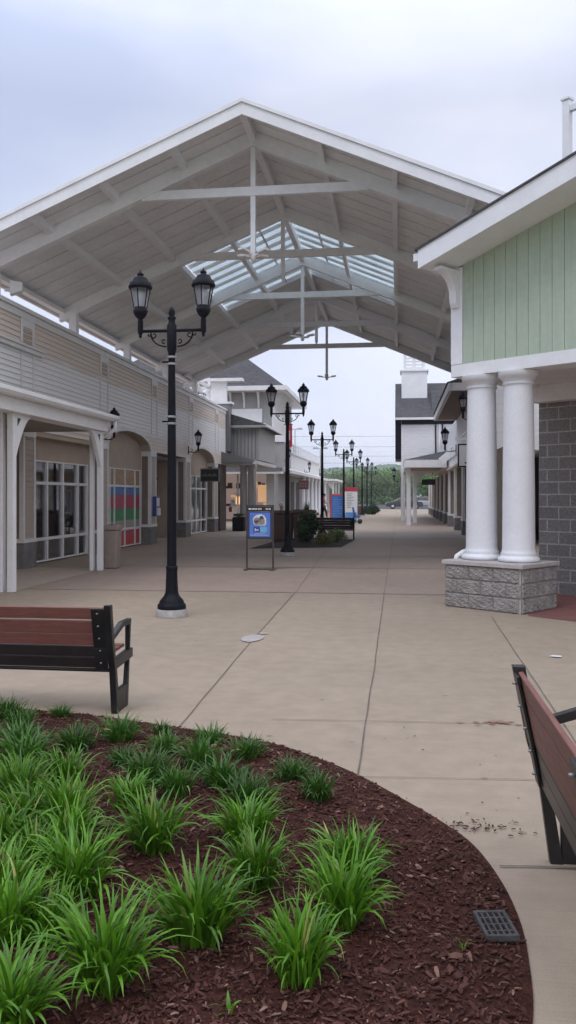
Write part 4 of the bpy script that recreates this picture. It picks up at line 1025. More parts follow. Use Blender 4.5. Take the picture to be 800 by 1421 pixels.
MB().box(-.185,.185,-.185,.185,.845,.95).build('lid',M['bin'],tb,.02); MB().lathe([(.09,.951),(.09,.958)],(0,0,0),16).build('opening',M['pit'],tb)

# ---------------------------------------------------------------- green gabled corner building at right (turned about 39 degrees)
gb=empty('green_gable_pavilion',(1.64,11.47,0),rad(-39),'sage green board gable pavilion on twin white columns at right','building')
def split_wall(mb, x0,x1,y0,y1,z0,courses,h,faces):
    """courses of rough split-face blocks, every outer face lumpy"""
    for c in range(courses):
        za,zb=z0+c*h+.005,z0+(c+1)*h-.005
        for face in faces:
            if face=='y0': a0,a1=x0,x1
            else: a0,a1=y0,y1
            L_=.40; a=a0-(L_/2 if c%2 else 0)
            while a<a1-.01:
                b=min(a+L_,a1); aa=max(a,a0)
                if b-aa>.03:
                    nx,nz=max(3,int((b-aa)/.016)),13; v=[];f=[]
                    rr=random.Random(int((a+50)*1000)+c*17)
                    for i in range(nx+1):
                        for j in range(nz+1):
                            p=aa+.004+(b-aa-.008)*i/nx; z=za+(zb-za)*j/nz
                            e=0 if i in(0,nx) or j in(0,nz) else 1
                            bmp=.004+e*(.012+.012*math.sin(p*31+c*5+j*.7)*math.sin(z*37+p*11)*.5+.014*rr.random()**2)+.003*rr.random()
                            if face=='y0': v.append((p,y0-bmp,z))
                            elif face=='x1': v.append((x1+bmp,p,z))
                            elif face=='x0': v.append((x0-bmp,p,z))
                    for i in range(nx):
                        for j in range(nz):
                            k=i*(nz+1)+j; f.append((k,k+nz+1,k+nz+2,k+1))
                    mb.add(v,f)
                a=b
pl=MB(); split_wall(pl,-1.23,0,0,.92,0,3,.203,('y0','x1','x0'))
pb_=pl.build('column_plinth',M['split_block'],gb)
B(-1.228,-.002,.002,.918,.002,.607).build('plinth_core',M['mortar'],pb_)
B(-1.275,.045,-.045,.965,.612,.672).build('plinth_cap',M['cap_stone'],pb_,.008)
for x in (-.925,-.315):
    prof=[(.255,.674),(.285,.68),(.292,.705),(.285,.73),(.262,.745),(.25,.75),(.247,.775),(.252,.79),(.235,.81),(.229,.84)]
    for k in range(9): t=k/8; prof.append((.226-.023*t+.004*math.sin(PI*t),.86+2.27*t))
    prof+=[(.203,3.15),(.205,3.155),(.223,3.163),(.225,3.18),(.210,3.192),(.214,3.21),(.24,3.24),(.265,3.262),(.283,3.27),(.285,3.345)]
    MB().lathe(prof,(x,.46,0),40).build('column',M['column'],gb)
XL,XRT=-1.316,6.5
B(XL,XRT,.25,.67,3.35,3.53).build('beam',M['white'],gb,.005)
B(XL,XL+.3,.672,8,3.35,3.53).build('side_beam',M['white'],gb)
def gz(x): return 5.277+.27*(x if x<5 else 10-x)
wl_=MB(); x=XL+.20; bw=.178
while x<XRT-.01:
    x2=min(x+bw,XRT); wl_.prism([(x+.003,3.533),(x2-.003,3.533),(x2-.003,gz(x2)+.01),(x+.003,gz(x)+.01)],'y',.262,.29); x=x2
wl_.build('gable_board',M['green'],gb)
MB().prism([(XL+.01,3.533),(XRT,3.533),(XRT,gz(XRT)),(5,gz(5)),(XL+.01,gz(XL))],'y',.291,.5).build('gable_backing',mat('green_groove',(.14,.20,.13),.8),gb)
B(XL,XL+.198,.245,.33,3.533,gz(XL)+.03).build('corner_board',M['white'],gb,.004)
B(XL,XL+.05,.335,8,3.533,gz(XL)).build('side_wall',M['green'],gb)
YF=-.35
rf=MB()
ex=XL-.12
rf.prism([(ex,gz(ex)),(5,gz(5)),(5,gz(5)+.02),(ex,gz(ex)+.02)],'y',YF+.03,.26); rf.build('soffit',M['white'],gb)
m=MB().prism([(ex-.01,gz(ex)-.02),(5,gz(5)-.02),(5,gz(5)+.26),(ex-.01,gz(ex)+.26)],'y',YF-.03,YF+.028); m.build('rake_fascia',M['white'],gb,.004)
m=MB().prism([(ex-.05,gz(ex)+.24),(5,gz(5)+.262),(5,gz(5)+.283),(ex-.05,gz(ex)+.27)],'y',YF-.055,9).prism([(5.001,gz(5)+.262),(10,gz(10)+.262),(10,gz(10)+.30),(5.001,gz(5)+.30)],'y',YF-.055,9); m.build('shingle_roof',M['shingle'],gb)
MB().prism([(ex,gz(ex)+.022),(5,gz(5)+.022),(5,gz(5)+.238),(ex,gz(ex)+.238)],'y',YF+.03,9).build('roof_structure',M['white_trim'],gb)
MB().box(ex-.10,ex-.012,YF-.02,9,gz(ex)+.10,gz(ex)+.215).build('eave_gutter',M['white'],gb,.006)
m=MB(); poly=[(.242,gz(XL)-.02),(-.20,gz(XL)-.02),(-.22,gz(XL)-.08)]
for k in range(9): a=PI/2*k/8; poly.append((-.20+.36*math.sin(a),gz(XL)-.08-.0-.30*(1-math.cos(a))))
poly+=[(.17,gz(XL)-.50),(.20,gz(XL)-.56),(.242,gz(XL)-.56)]
m.prism(poly,'x',XL+.03,XL+.15); m.build('corbel',M['white'],gb,.004)
MB().box(XL+.05,XRT,.672,2.5,3.40,3.43).build('porch_ceiling',M['white_trim'],gb)
B(-1.16,XRT,2.25,2.49,3.12,3.398).build('back_beam',M['white_trim'],gb)
bw_=MB().box(-1.165,XRT,2.5,8.5,0,3.398); bw_.build('block_wall',M['block_wall'],gb)
m=MB().tube([(-1.12,.80,2.9),(-1.12,.80,.86),(-1.13,.72,.80),(-1.24,.45,.76),(-1.29,.36,.70),(-1.295,.34,.60),(-1.3,.33,.42)],.04,10); m.build('downspout',M['white'],gb)
fr=empty('roof_railing',(2.73,13.98,0),rad(-39),'white square railing post on the green pavilion roof','roof railing')
B(-.06,.06,-.06,.06,5.5,8.03).build('post',M['white'],fr,.006); B(-.08,.08,-.08,.08,8.032,8.07).build('post_cap',M['white'],fr,.004); B(.062,2.6,-.04,.04,7.84,7.94).build('top_rail',M['white'],fr,.004); B(2.6,2.72,-.06,.06,5.6,8.03).build('post',M['white'],fr,.006); B(.062,2.6,-.03,.03,6.4,6.48).build('bottom_rail',M['white'],fr)

# ---------------------------------------------------------------- small things along the walkway
ps=empty('poster_stand',(-2.95,17.6,.004),0,'free standing metal frame holding a blue poster, in front of the second lamp post','poster stand')
m=MB()
for x in (-.285,.285): m.box(x-.017,x+.017,-.017,.017,.03,1.40)
m.box(-.268,.268,-.016,.016,1.37,1.398).box(-.268,.268,-.016,.016,.66,.685)
m.build('frame',M['steel_brown'],ps,.003)
for x in (-.285,.285): MB().box(x-.04,x+.04,-.2,.2,0,.028).build('foot',M['steel_brown'],ps,.004)
B(-.285,.285,-.015,.015,.004,.034).build('bottom_rail',M['steel_brown'],ps)
B(-.266,.266,-.022,.02,.69,1.255).build('panel',mat('poster_panel',(.035,.05,.11),.4),ps,.003)
hd=B(-.266,.266,-.024,.02,1.262,1.366).build('header',M['dark_sign'],ps,.003)
m=MB()
for a,b in ((-.245,-.185),(-.17,-.155),(-.148,-.12),(-.113,-.09),(-.083,-.06),(-.04,-.018),(-.011,.012),(.019,.04),(.13,.155),(.165,.185),(.2,.235)): m.box(a,b,-.027,-.0245,1.296,1.33)
m.build('header_lettering',M['sign_white'],hd)
pp=MB(); pp.use(M['poster_blue']).box(-.222,.222,-.0255,-.0225,.715,1.235); p_=pp.build('poster',None,ps)
q=MB(); q.use(M['poster_white'])
pts=[(-.15,1.10),(-.12,1.15),(-.06,1.19),(.03,1.20),(.10,1.17),(.14,1.10),(.14,.99),(.11,.955),(-.10,.96),(-.14,1.0)]
q.prism(pts,'y',-.0275,-.026)
q.use(M['poster_photo']); q.prism([(-.13,1.09),(-.08,1.13),(-.02,1.12),(.02,1.15),(.08,1.14),(.11,1.06),(.11,.98),(.02,.97),(-.09,.965),(-.13,1.02)],'y',-.0285,-.0276)
q.use(M['poster_dark']); q.prism([(-.01,1.12),(.02,1.165),(.07,1.16),(.085,1.10),(.03,1.085)],'y',-.0294,-.0286); q.prism([(-.11,1.05),(-.05,1.075),(-.03,1.03),(-.08,1.0)],'y',-.0294,-.0286)
q.use(M['poster_navy']); q.box(-.14,.005,-.0275,-.026,.81,.93); q.use(M['poster_cyan']); q.box(.006,.16,-.0275,-.026,.81,.93)
q.use(M['poster_white']); q.box(-.11,-.085,-.0285,-.0276,.835,.895); q.box(-.075,-.03,-.0285,-.0276,.845,.875)
for k in range(12): q.box(-.20+k*.032,-.18+k*.032,-.0275,-.026,.745,.757)
for k in range(7): q.box(-.10+k*.032,-.08+k*.032,-.0275,-.026,.782,.79)
q.build('poster_print',None,p_)

# planter bed behind the second lamp post
tag(MB().add([(-4.45,24.6,.012),(-1.75,25.6,.012),(-1.55,30.2,.012),(-4.2,31.0,.012),(-3.0,28.0,.12)],[(0,1,4),(1,2,4),(2,3,4),(3,0,4)]).build('far_mulch_ground',mat('shaded_mulch',(.018,.011,.010),.95,.3,14,var2=.4,scale2=70,bump=1)),kind='structure')  # mulch colour darkened to carry the shade it lies in
def planter(x,y,w,h,label):
    t=empty('square_planter',(x,y,.005),0,label,'planter','brown planters behind the second lamp post')
    m=MB(); a=w*.42; b=w*.5
    m.add([(-a,-a,0),(a,-a,0),(a,a,0),(-a,a,0),(-b,-b,h-.1),(b,-b,h-.1),(b,b,h-.1),(-b,b,h-.1)],[(0,3,2,1),(0,1,5,4),(1,2,6,5),(2,3,7,6),(3,0,4,7),(4,5,6,7)]); m.build('pot',M['planter_brown'],t,.05)
    MB().box(-b-.03,b+.03,-b-.03,b+.03,h-.098,h).build('rim',M['planter_brown'],t,.03)
    MB().box(-b+.04,b-.04,-b+.04,b-.04,h+.001,h+.02).build('soil',M['soil'],t)
    return t
planter(-4.08,29.2,.78,1.05,'brown square planter just left of the second lamp post, by the seated person')
planter(-3.32,29.3,.76,1.08,'brown square planter just right of the second lamp post, with a grassy plant')

def leaves(mb, c, rx, ry, rz, n, size, rng, hollow=.55, clumps=9):
    cs=[]
    for k in range(clumps):
        while True:
            p=Vector((rng.uniform(-1,1),rng.uniform(-1,1),rng.uniform(-1,1)))
            if p.length<1: break
        cs.append(p*.75)
    for i in range(n):
        q=rng.choice(cs); d=Vector((rng.gauss(0,1),rng.gauss(0,1),rng.gauss(0,1))).normalized()*(rng.random()**.4)*.42
        p=q+d
        P=Vector((c[0]+p.x*rx,c[1]+p.y*ry,c[2]+p.z*rz))
        a=Vector((rng.gauss(0,1),rng.gauss(0,1),rng.gauss(0,1))).normalized(); b=a.orthogonal().normalized(); s=size*rng.uniform(.6,1.4)
        b.rotate(Matrix.Rotation(rng.uniform(0,6.28),3,a)); t=a.cross(b)
        mb.add([P+b*s,P+t*s*.55,P-b*s,P-t*s*.55],[(0,1,2,3)])
def shrub(name,loc,rx,rz,m,label,n=900,size=.045,group=None):
    t=empty(name,loc,0,label,'shrub',group); mb=MB(); leaves(mb,(0,0,rz),rx,rx,rz,n,size,random.Random(hash(label)%999 if False else int(loc[0]*100+loc[1]*7)),clumps=26)
    mb.build('foliage',m,t); MB().lathe([(.05,-.05),(.035,rz*1.2)],(0,0,0),8).build('stem',M['bark'],t); return t
shrub('evergreen_shrub',(-2.95,27.0,.02),.42,.60,M['tree_leaf_dark'],'dark green upright shrub in the bed beside the second lamp post',1900,.05)
shrub('evergreen_shrub',(-2.35,26.6,.02),.36,.2,M['shrub_gold'],'low rounded straw coloured shrub in the bed, in front of the dark bench',1300,.035)
shrub('evergreen_shrub',(-2.05,28.0,.02),.42,.25,M['tree_leaf_olive'],'low dark olive shrub in the bed just left of the dark bench end',1300,.035)
t=empty('ornamental_grass',(-3.2,29.0,1.09),0,'pale green spiky grass in the planter right of the second lamp post','plant')
mb=MB()
for k in range(60):
    a=R.uniform(0,6.28); l=R.uniform(.2,.42); d=Vector((math.cos(a)*.5,math.sin(a)*.5,1)).normalized(); s=Vector((-math.sin(a),math.cos(a),0))*.012
    p=Vector((R.gauss(0,.05),R.gauss(0,.05),0)); mb.add([p-s,p+s,p+d*l],[(0,1,2)])
mb.build('blades',M['grass'],t)
MB().lathe([(.06,-.02),(.05,.03)],(0,0,0),8).build('stem',M['bark'],t)
b3=make_bench('park_bench','far dark bench with its back to us, right of the second lamp post',(-2.42,30.6,.006),0,1.6)
dk=mat('dark_brown_slat',(.03,.016,.014),.5,.2,6)
for b in (b3,):
    for ch in b.children:
        if ch.name.startswith(('back_slat','seat_slat')): ch.data.materials[0]=dk
b=empty('planter_box',(-7.15,36.9,.005),0,'dark square planter box beside the grey corner porch columns','planter')
B(-.26,.26,-.26,.26,0,.62).build('box',M['black'],b,.02); B(-.22,.22,-.22,.22,.621,.64).build('soil',M['soil'],b)
mb=MB(); leaves(mb,(0,0,.7),.25,.25,.12,260,.04,random.Random(5),clumps=10); mb.build('foliage',M['tree_leaf_dark'],b)

# directory panels
dp=empty('directory_panel',(-3.65,50,.005),0,'blue directory panel with red frame beyond the far bench','directory sign')
B(-.44,.44,-.08,.08,.02,1.70).build('cabinet',M['red'],dp,.01)
f_=B(-.34,.40,-.095,-.081,.1,1.60).build('face',M['blue'],dp)
m=MB()
for k in range(12): m.box(-.28,.05+.25*R.random(),-.0985,-.0955,1.45-k*.105,1.49-k*.105)
m.build('text_line',M['blue_light'],f_)
dp=empty('directory_panel',(-2.76,49,.005),0,'white and blue directory panel with red header beside the blue one','directory sign')
B(-.37,.37,-.08,.08,.02,1.95).build('cabinet',M['sign_white'],dp,.01)
B(-.40,.40,-.1,.1,1.86,2.08).build('header',M['red'],dp,.01)
f_=B(-.33,.33,-.095,-.081,.05,.62).build('lower_face',M['blue_light'],dp)
m=MB()
for k in range(9): m.box(-.25,-.05+.25*R.random(),-.086,-.081,1.7-k*.1,1.735-k*.1)
m.build('text_line',M['sign_grey'],dp)
sb=empty('stroller',(-2.35,47.5,.005),0,'small blue stroller parked in front of the white directory panel','stroller')
m=MB().tube([(-.25,0,.95),(-.15,0,.6),(.2,0,.15)],.02,6).tube([(.1,-.2,.15),(-.2,-.2,.15),(-.1,-.2,.6)],.02,6).tube([(.1,.2,.15),(-.2,.2,.15),(-.1,.2,.6)],.02,6); m.build('frame',M['black'],sb)
m=MB().prism([(-.2,.35),(.2,.35),(.2,.45),(-.08,.5),(-.18,.95),(-.26,.95)],'y',-.2,.2); m.build('seat',M['blue'],sb,.02)
for (x,y) in ((.18,-.23),(.18,.23),(-.2,-.23),(-.2,.23)):
    w_=MB(); w_.tube([(x,y-.025,.13),(x,y+.025,.13)],.13,14); w_.build('wheel',M['rubber'],sb)
# round shrub beds beyond
for (x,y,rx,rz,lab) in ((-2.15,70,.75,.42,'round clipped dark shrub bed past the last lamp posts'),(-3.0,71,.6,.36,'dark clipped shrub left of the round bed at the far lamp posts')):
    shrub('clipped_shrub',(x,y,.02),rx,rz,M['tree_leaf_dark'],lab,1500,.09)
b=empty('planter_box',(-3.35,68,.005),0,'low brown planter box left of the round shrub bed','planter'); B(-.5,.5,-.5,.5,0,.72).build('box',M['planter_brown'],b,.03); B(-.45,.45,-.45,.45,.721,.74).build('soil',M['soil'],b)

# ---------------------------------------------------------------- people
def skin_mesh(name, joints, edges, parent, m, sub=2):
    me=bpy.data.meshes.new(name); me.from_pydata([j[:3] for j in joints],edges,[]); me.update()
    o=bpy.data.objects.new(name,me); col.objects.link(o); o.parent=parent; me.materials.append(m)
    sk_=o.modifiers.new('skin','SKIN'); sk_.use_smooth_shade=True
    for i,j in enumerate(joints):
        d=me.skin_vertices[0].data[i]; r=j[3]; d.radius=(r,r if len(j)<5 else j[4]); d.use_root=(i==0)
    ss=o.modifiers.new('sub','SUBSURF'); ss.levels=sub; ss.render_levels=sub
    return o
def hand_chain(J,E,wrist,d,side):
    """palm and five short fingers"""
    J.append((*(wrist+d*.05),.030,.018)); p=len(J)-1
    return p
# walking figure in a pink top: side on, stepping to the right
wk=empty('person',(-5.1,57,.006),0,'person in a pink top and dark trousers walking past the blue directory panel','person')
J=[(0,0,.93,.13,.10),(0.01,0,1.12,.12,.10),(.02,0,1.33,.14,.11),(.03,0,1.44,.06),(.045,0,1.52,.055),(.05,0,1.62,.085,.10),(.05,0,1.70,.06),
 (.02,-.08,.86,.095),(.18,-.09,.50,.062),(.24,-.09,.10,.042),(.36,-.09,.05,.035),
 (-.02,.08,.86,.095),(-.06,.09,.48,.062),(-.24,.09,.14,.042),(-.16,.09,.05,.035),
 (.02,-.19,1.38,.055),(-.08,-.23,1.13,.042),(.03,-.25,.93,.030),(.06,-.25,.86,.03),
 (.02,.19,1.38,.055),(.10,.23,1.14,.042),(.24,.24,.98,.030),(.29,.24,.93,.03)]
E=[(0,1),(1,2),(2,3),(3,4),(4,5),(5,6),(0,7),(7,8),(8,9),(9,10),(0,11),(11,12),(12,13),(13,14),(2,15),(15,16),(16,17),(17,18),(2,19),(19,20),(20,21),(21,22)]
def add_fingers(J,E,h,d,up):
    d=Vector(d).normalized(); up=Vector(up); side=d.cross(up).normalized(); b=Vector(J[h][:3])
    for k,(off,l) in enumerate(((-.028,.05),(-.01,.06),(.01,.057),(.027,.045))):
        p=b+side*off+d*.03; q=p+d*l-up*.012
        J+= [(*p,.010),(*q,.008)]; n=len(J); E+= [(h,n-2),(n-2,n-1)]
    p=b+side*.04; q=p+side*.02+d*.035; J+= [(*p,.011),(*q,.009)]; n=len(J); E+= [(h,n-2),(n-2,n-1)]
add_fingers(J,E,18,(.3,0,-1),(1,0,0)); add_fingers(J,E,22,(.6,0,-1),(1,0,0))
skin_mesh('body',J,E,wk,M['skin'],1)
T=[(0,0,.95,.15,.12),(.01,0,1.14,.14,.12),(.02,0,1.33,.16,.13),(.03,0,1.43,.075),(.02,-.19,1.38,.075),(-.06,-.22,1.18,.062),(.02,.19,1.38,.075),(.08,.22,1.2,.062)]
skin_mesh('top',T,[(0,1),(1,2),(2,3),(2,4),(4,5),(2,6),(6,7)],wk,M['pink'],2)
T=[(0,0,.95,.14,.11),(.02,-.08,.85,.11),(.18,-.09,.50,.08),(.235,-.09,.13,.062),(-.02,.08,.85,.11),(-.06,.09,.48,.08),(-.235,.09,.17,.062)]
skin_mesh('trousers',T,[(0,1),(1,2),(2,3),(0,4),(4,5),(5,6)],wk,M['dark_cloth'],2)
MB().lathe([(.10,-.02),(.112,.03),(.10,.08),(.06,.12),(.01,.135)],(.035,0,1.63),14).build('hair',M['hair'],wk)
# seated figure in maroon with a white cap, on the bench behind the planters
se=empty('person',(-4.45,31.6,.006),0,'seated person in a maroon top and white cap behind the brown planters','person')
J=[(0,0,.52,.14,.11),(0,.02,.72,.13,.1),(0,0,.92,.15,.11),(0,-.02,1.03,.06),(0,-.03,1.10,.055),(0,-.04,1.19,.085,.1),(0,-.04,1.27,.06),
 (-.10,-.1,.50,.09),(-.12,-.45,.50,.065),(-.12,-.48,.10,.045),(-.12,-.60,.05,.035),(.10,-.1,.50,.09),(.12,-.45,.50,.065),(.12,-.48,.10,.045),(.12,-.60,.05,.035),
 (-.19,0,.96,.055),(-.28,-.08,.72,.042),(-.16,-.32,.62,.03),(-.13,-.38,.60,.03),(.19,0,.96,.055),(.28,-.08,.72,.042),(.16,-.32,.62,.03),(.13,-.38,.60,.03)]
E=[(0,1),(1,2),(2,3),(3,4),(4,5),(5,6),(0,7),(7,8),(8,9),(9,10),(0,11),(11,12),(12,13),(13,14),(2,15),(15,16),(16,17),(17,18),(2,19),(19,20),(20,21),(21,22)]
add_fingers(J,E,18,(.2,-1,-.2),(0,0,1)); add_fingers(J,E,22,(-.2,-1,-.2),(0,0,1))
skin_mesh('body',J,E,se,M['skin'],1)
T=[(0,0,.52,.16,.13),(0,.02,.72,.15,.12),(0,0,.92,.17,.13),(0,-.015,1.01,.08),(-.19,0,.96,.075),(-.27,-.06,.75,.062),(.19,0,.96,.075),(.27,-.06,.75,.062)]
skin_mesh('top',T,[(0,1),(1,2),(2,3),(2,4),(4,5),(2,6),(6,7)],se,M['maroon_cloth'],2)
T=[(0,0,.52,.15,.12),(-.10,-.12,.50,.11),(-.12,-.45,.50,.085),(-.12,-.48,.14,.07),(.10,-.12,.50,.11),(.12,-.45,.50,.085),(.12,-.48,.14,.07)]
skin_mesh('trousers',T,[(0,1),(1,2),(2,3),(0,4),(4,5),(5,6)],se,M['dark_cloth'],2)
m=MB().lathe([(.108,-.0),(.115,.03),(.10,.09),(.05,.125),(.01,.13)],(0,-.035,1.205),14); m.prism([(-.09,-.13),(.09,-.13),(.07,-.22),(-.07,-.22)],'z',1.205,1.22); m.build('cap',M['sign_white'],se)
b5=make_bench('park_bench','dark bench behind the brown planters carrying the person in the white cap',(-4.45,31.68,.006),PI,1.4)
for ch in b5.children:
    if ch.name.startswith(('back_slat','seat_slat')): ch.data.materials[0]=dk

# ---------------------------------------------------------------- buildings further along on the left
def hip_roof(x0,x1,y0,y1,ze,zr,inset,t=.12):
    m=MB(); c=(x0+x1)/2
    m.add([(x0,y0,ze),(x1,y0,ze),(x1,y1,ze),(x0,y1,ze),(x0+inset,y0+inset,zr),(x1-inset,y0+inset,zr),(x1-inset,y1-inset,zr),(x0+inset,y1-inset,zr)],[(0,1,5,4),(1,2,6,5),(2,3,7,6),(3,0,4,7),(4,5,6,7),(0,3,2,1)])
    return m
g3=empty('grey_hip_roof_shop',(0,0,0),0,'tall grey shop with dark hip roof beyond the end of the left row','shop building')
bx=MB().box(-19,-7.72,50.6,60,3.4,8.15); bx.build('wall',M['grey_siding'],g3)
q=MB(); z=3.5
q=MB()
for k in range(26):
    z=3.5+k*.18; q.prism([(50.6,z),(50.582,z),(50.599,z+.18)],'x',-19,-7.72)
q.build('clapboard',M['grey_siding'],g3)
hip_roof(-20,-6.8,49.75,61,8.25,11.1,3.7).build('roof',M['shingle'],g3)
m=MB().box(-20,-6.78,49.70,49.76,8.02,8.30).box(-6.79,-6.70,49.70,61,8.02,8.30); m.build('fascia',M['white_trim'],g3,.01)
MB().box(-20,-6.8,49.77,61,8.00,8.03).build('soffit',M['white_trim'],g3)
for x in (-15.5,-14.2,-12.9,-11.6,-10.3,-9.45,-8.55):
    MB().prism([(50.58,7.98),(49.95,7.98),(50.2,7.75),(50.42,7.45),(50.48,7.05),(50.58,7.0)],'x',x-.05,x+.05).build('bracket',M['white_trim'],g3)
for y in (51.2,52,52.8,53.6,54.4,55.2):
    MB().prism([(-7.71,7.98),(-6.95,7.98),(-7.25,7.75),(-7.5,7.4),(-7.6,6.9),(-7.71,6.8)],'y',y-.05,y+.05).build('bracket',M['white_trim'],g3)
MB().box(-12.5,-8.33,50.50,50.578,6.15,6.98).build('sign_band',M['white'],g3)
MB().box(-7.73,-7.66,50.55,58,5.35,7.98).build('side_panel',M['white'],g3)
MB().box(-8.25,-8.12,50.52,50.578,3.6,6.1).build('corner_board',M['white_trim'],g3)
m=MB().box(-8.05,-6.98,49.9,50.59,3.1,4.86); m.build('entry_pillar_block',M['grey_siding'],g3); MB().box(-8.15,-6.88,49.8,50.59,4.862,5.32).build('entry_cornice',M['white_trim'],g3,.02)
MB().box(-19,-7.0,49.4,50.57,2.95,3.08).build('porch_fascia',M['white_trim'],g3); MB().prism([(49.35,3.082),(50.58,3.082),(50.58,3.6)],'x',-19,-7.0).build('porch_roof',M['shingle'],g3)
MB().box(-8.08,-7.6,50.6,56,0.004,3.1).build('corner_wall',M['grey_siding'],g3)
m=MB().box(-19,-8.76,55.8,56,0,3.1); m.build('shop_back_wall',M['shop_white'],g3)
rr=random.Random(3)
for k in range(30):
    x=rr.uniform(-12.2,-8.6); z=rr.choice([.02,.5,.9,1.5,2.1]); m_=rr.choice([M['shop_glow_dim'],M['interior'],M['sign_white'],M['maroon'],M['sign_white']]); y_=54.0+rr.random()*1.5
    B(x,x+rr.uniform(.1,.35),y_,y_+.4,z,z+rr.uniform(.15,.5)).build('shop_goods',m_,g3)

MB().box(-10.38,-9.85,52.5,52.6,1.05,1.55).build('lit_poster',M['shop_glow'],g3); MB().box(-8.85,-8.14,52.0,52.1,1.2,2.3).build('lit_display',M['shop_glow_dim'],g3)
for x in (-12.6,-11.2,-9.9,-8.8): MB().box(x-.05,x+.05,50.65,50.75,0,2.95).build('mullion',M['grey_siding'],g3)
pil=make_wall_lamp(1); pil.location=(-7.62,49.88,4.05); pil.rotation_euler=(0,0,-PI/2); tag(pil,'black wall lantern on the grey entry pillar left of the second lamp post','wall lamp','wall lanterns on the shop fronts')
bn=empty('wall_banner',(-7.3,55.5,4.9),0,'narrow red vertical banner on the white wall behind the second lamp post','banner'); B(-.2,.2,-.02,.02,0,1.5).build('cloth',M['red'],bn); MB().bar((-.4,0,1.52),(.25,0,1.52),.04,.04).build('bracket',M['black'],bn); B(-.04,.06,-.028,-.021,.45,1.1).build('printed_mark',M['sign_white'],bn)

g4=empty('white_terrace_shops',(0,0,0),0,'long white clapboard shops with roof railing far along on the left','shop building')
q=MB(); z=3.1
MB().box(-19,-7.52,58.1,79,3.0,4.55).build('wall_core',M['white_siding'],g4)
while z<4.5: clap(q,-7.519,1,58.1,79,z,z+.16,.16,.02); z+=.16
q.build('clapboard',M['white_siding'],g4)
MB().box(-7.6,-7.4,58.1,79,4.552,4.66).build('parapet_cap',M['white_trim'],g4)
m=MB()
for k in range(14): m.box(-7.6,-7.5,58.2+k*1.5,58.3+k*1.5,4.66,5.25)
m.build('railing_posts',M['white'],g4); m=MB().box(-7.59,-7.51,58.2,79,5.252,5.32); m.build('top_rail',M['white'],g4)
for z in (4.8,4.95,5.1): MB().box(-7.57,-7.53,58.2,79,z,z+.04).build('rail',M['white'],g4)
MB().prism([(-6.8,3.12),(-6.8,3.22),(-7.5,3.5),(-7.5,3.12)],'y',52.2,79).build('porch_roof',M['white_trim'],g4); MB().box(-6.85,-6.66,52.2,79,3.02,3.22).build('porch_gutter',M['white_trim'],g4)
for y in (60.5,63.5,66.5,69.5,72.5,75.5,78.5):
    MB().lathe([(.24,0),(.24,.5),(.19,.52),(.17,2.7),(.22,2.8),(.22,3.01)],(-6.95,y,.004),14).build('porch_column',M['column'],g4)
MB().box(-19,-7.6,56.1,79,0.004,2.99).build('shop_wall',M['grey_siding'],g4)
for y in (58.5,61.8,64.8,67.8,70.8,73.8): MB().box(-7.598,-7.55,y,y+1.7,.4,2.6).build('window',M['interior'],g4)
ms=empty('hanging_sign',(-6.5,57.0,2.05),0,'dark red hanging sign under the white eave right of the second lamp post','sign'); B(-.32,.36,-.05,.05,0,.62).build('board',M['maroon'],ms,.01)
m=MB()
for (x,w_) in ((-.26,.13),(-.07,.13),(.13,.14)):
    m.box(x,x+w_,-.057,-.051,.16,.20).box(x,x+w_,-.057,-.051,.40,.44).box(x,x+.035,-.0565,-.0515,.20,.40)
m.build('faded_lettering',M['sign_grey'],ms); MB().bar((-.5,0,.72),(.36,0,.72),.03,.03).tube([(-.2,0,.62),(-.2,0,.72)],.012,6).tube([(.2,0,.62),(.2,0,.72)],.012,6).build('hanger',M['black'],ms)
g5=empty('far_porch_shop',(0,0,0),0,'small grey shop with a flat white porch at the far left end of the walkway','shop building')
MB().box(-16,-7.6,80.5,92,.004,3.6).build('wall',M['grey_siding'],g5); MB().box(-16,-5.9,79.8,92,3.02,3.22).build('porch_roof',M['white_trim'],g5,.02); hip_roof(-16,-7.0,80.2,92,3.23,5.0,3).build('roof',M['shingle'],g5)
for y in (80.2,84,88): B(-6.35,-6.17,y-.09,y+.09,.004,3.015).build('post',M['white'],g5)
MB().prism([(-6.36,3.01),(-7.0,3.01),(-6.36,2.2)],'y',80.17,80.25).build('bracket',M['white'],g5)

# ---------------------------------------------------------------- buildings along the right
r1=empty('right_shop_row',(0,0,0),0,'shop row at right with brown soffit and taupe pilasters behind the white columns','shop building')
soff=mat('brown_soffit',(.19,.125,.09),.75,.08,2)
MB().box(1.72,7,27.2,37.8,5.02,5.05).build('roof_soffit',soff,r1)
m=MB().box(1.60,1.72,27.1,37.9,4.98,5.24).box(1.72,7,27.05,27.19,4.98,5.24).box(1.72,7,37.81,37.9,4.98,5.24); m.build('fascia',M['white_trim'],r1,.01)
hip_roof(1.55,9,27.0,38,5.245,6.3,2.4).build('roof',M['shingle'],r1)
q=MB(); z=3.9
MB().box(2.62,8,26,53,3.0,5.0).build('upper_wall',M['white_siding'],r1)
while z<4.95: clap(q,2.617,-1,26,53,z,z+.13,.13,.02); z+=.13
q.build('clapboard',M['white_siding'],r1)
MB().box(2.55,2.615,26,44,3.45,3.88).build('frieze',M['white_trim'],r1)
MB().box(2.95,3.1,20,73,.004,3.0).build('shop_wall',M['tan_panel'],r1)
MB().box(2.5,2.95,26,53,2.9,2.995).build('bay_soffit',M['tan_panel'],r1)
for y in (29.6,34.4,39.1,43.9,48.6,53.4,58.1,62.8,67.5,72.2): pier(y,y+.68,r1,2.62,-1,.36,2.89)
for (a,b) in ((30.6,34.1),(35.4,38.8),(40.1,43.6),(44.9,48.3)): storefront(r1,2.93,[a,a+(b-a)/3,a+2*(b-a)/3,b],[.03,.57,1.9,2.5],s=-1)
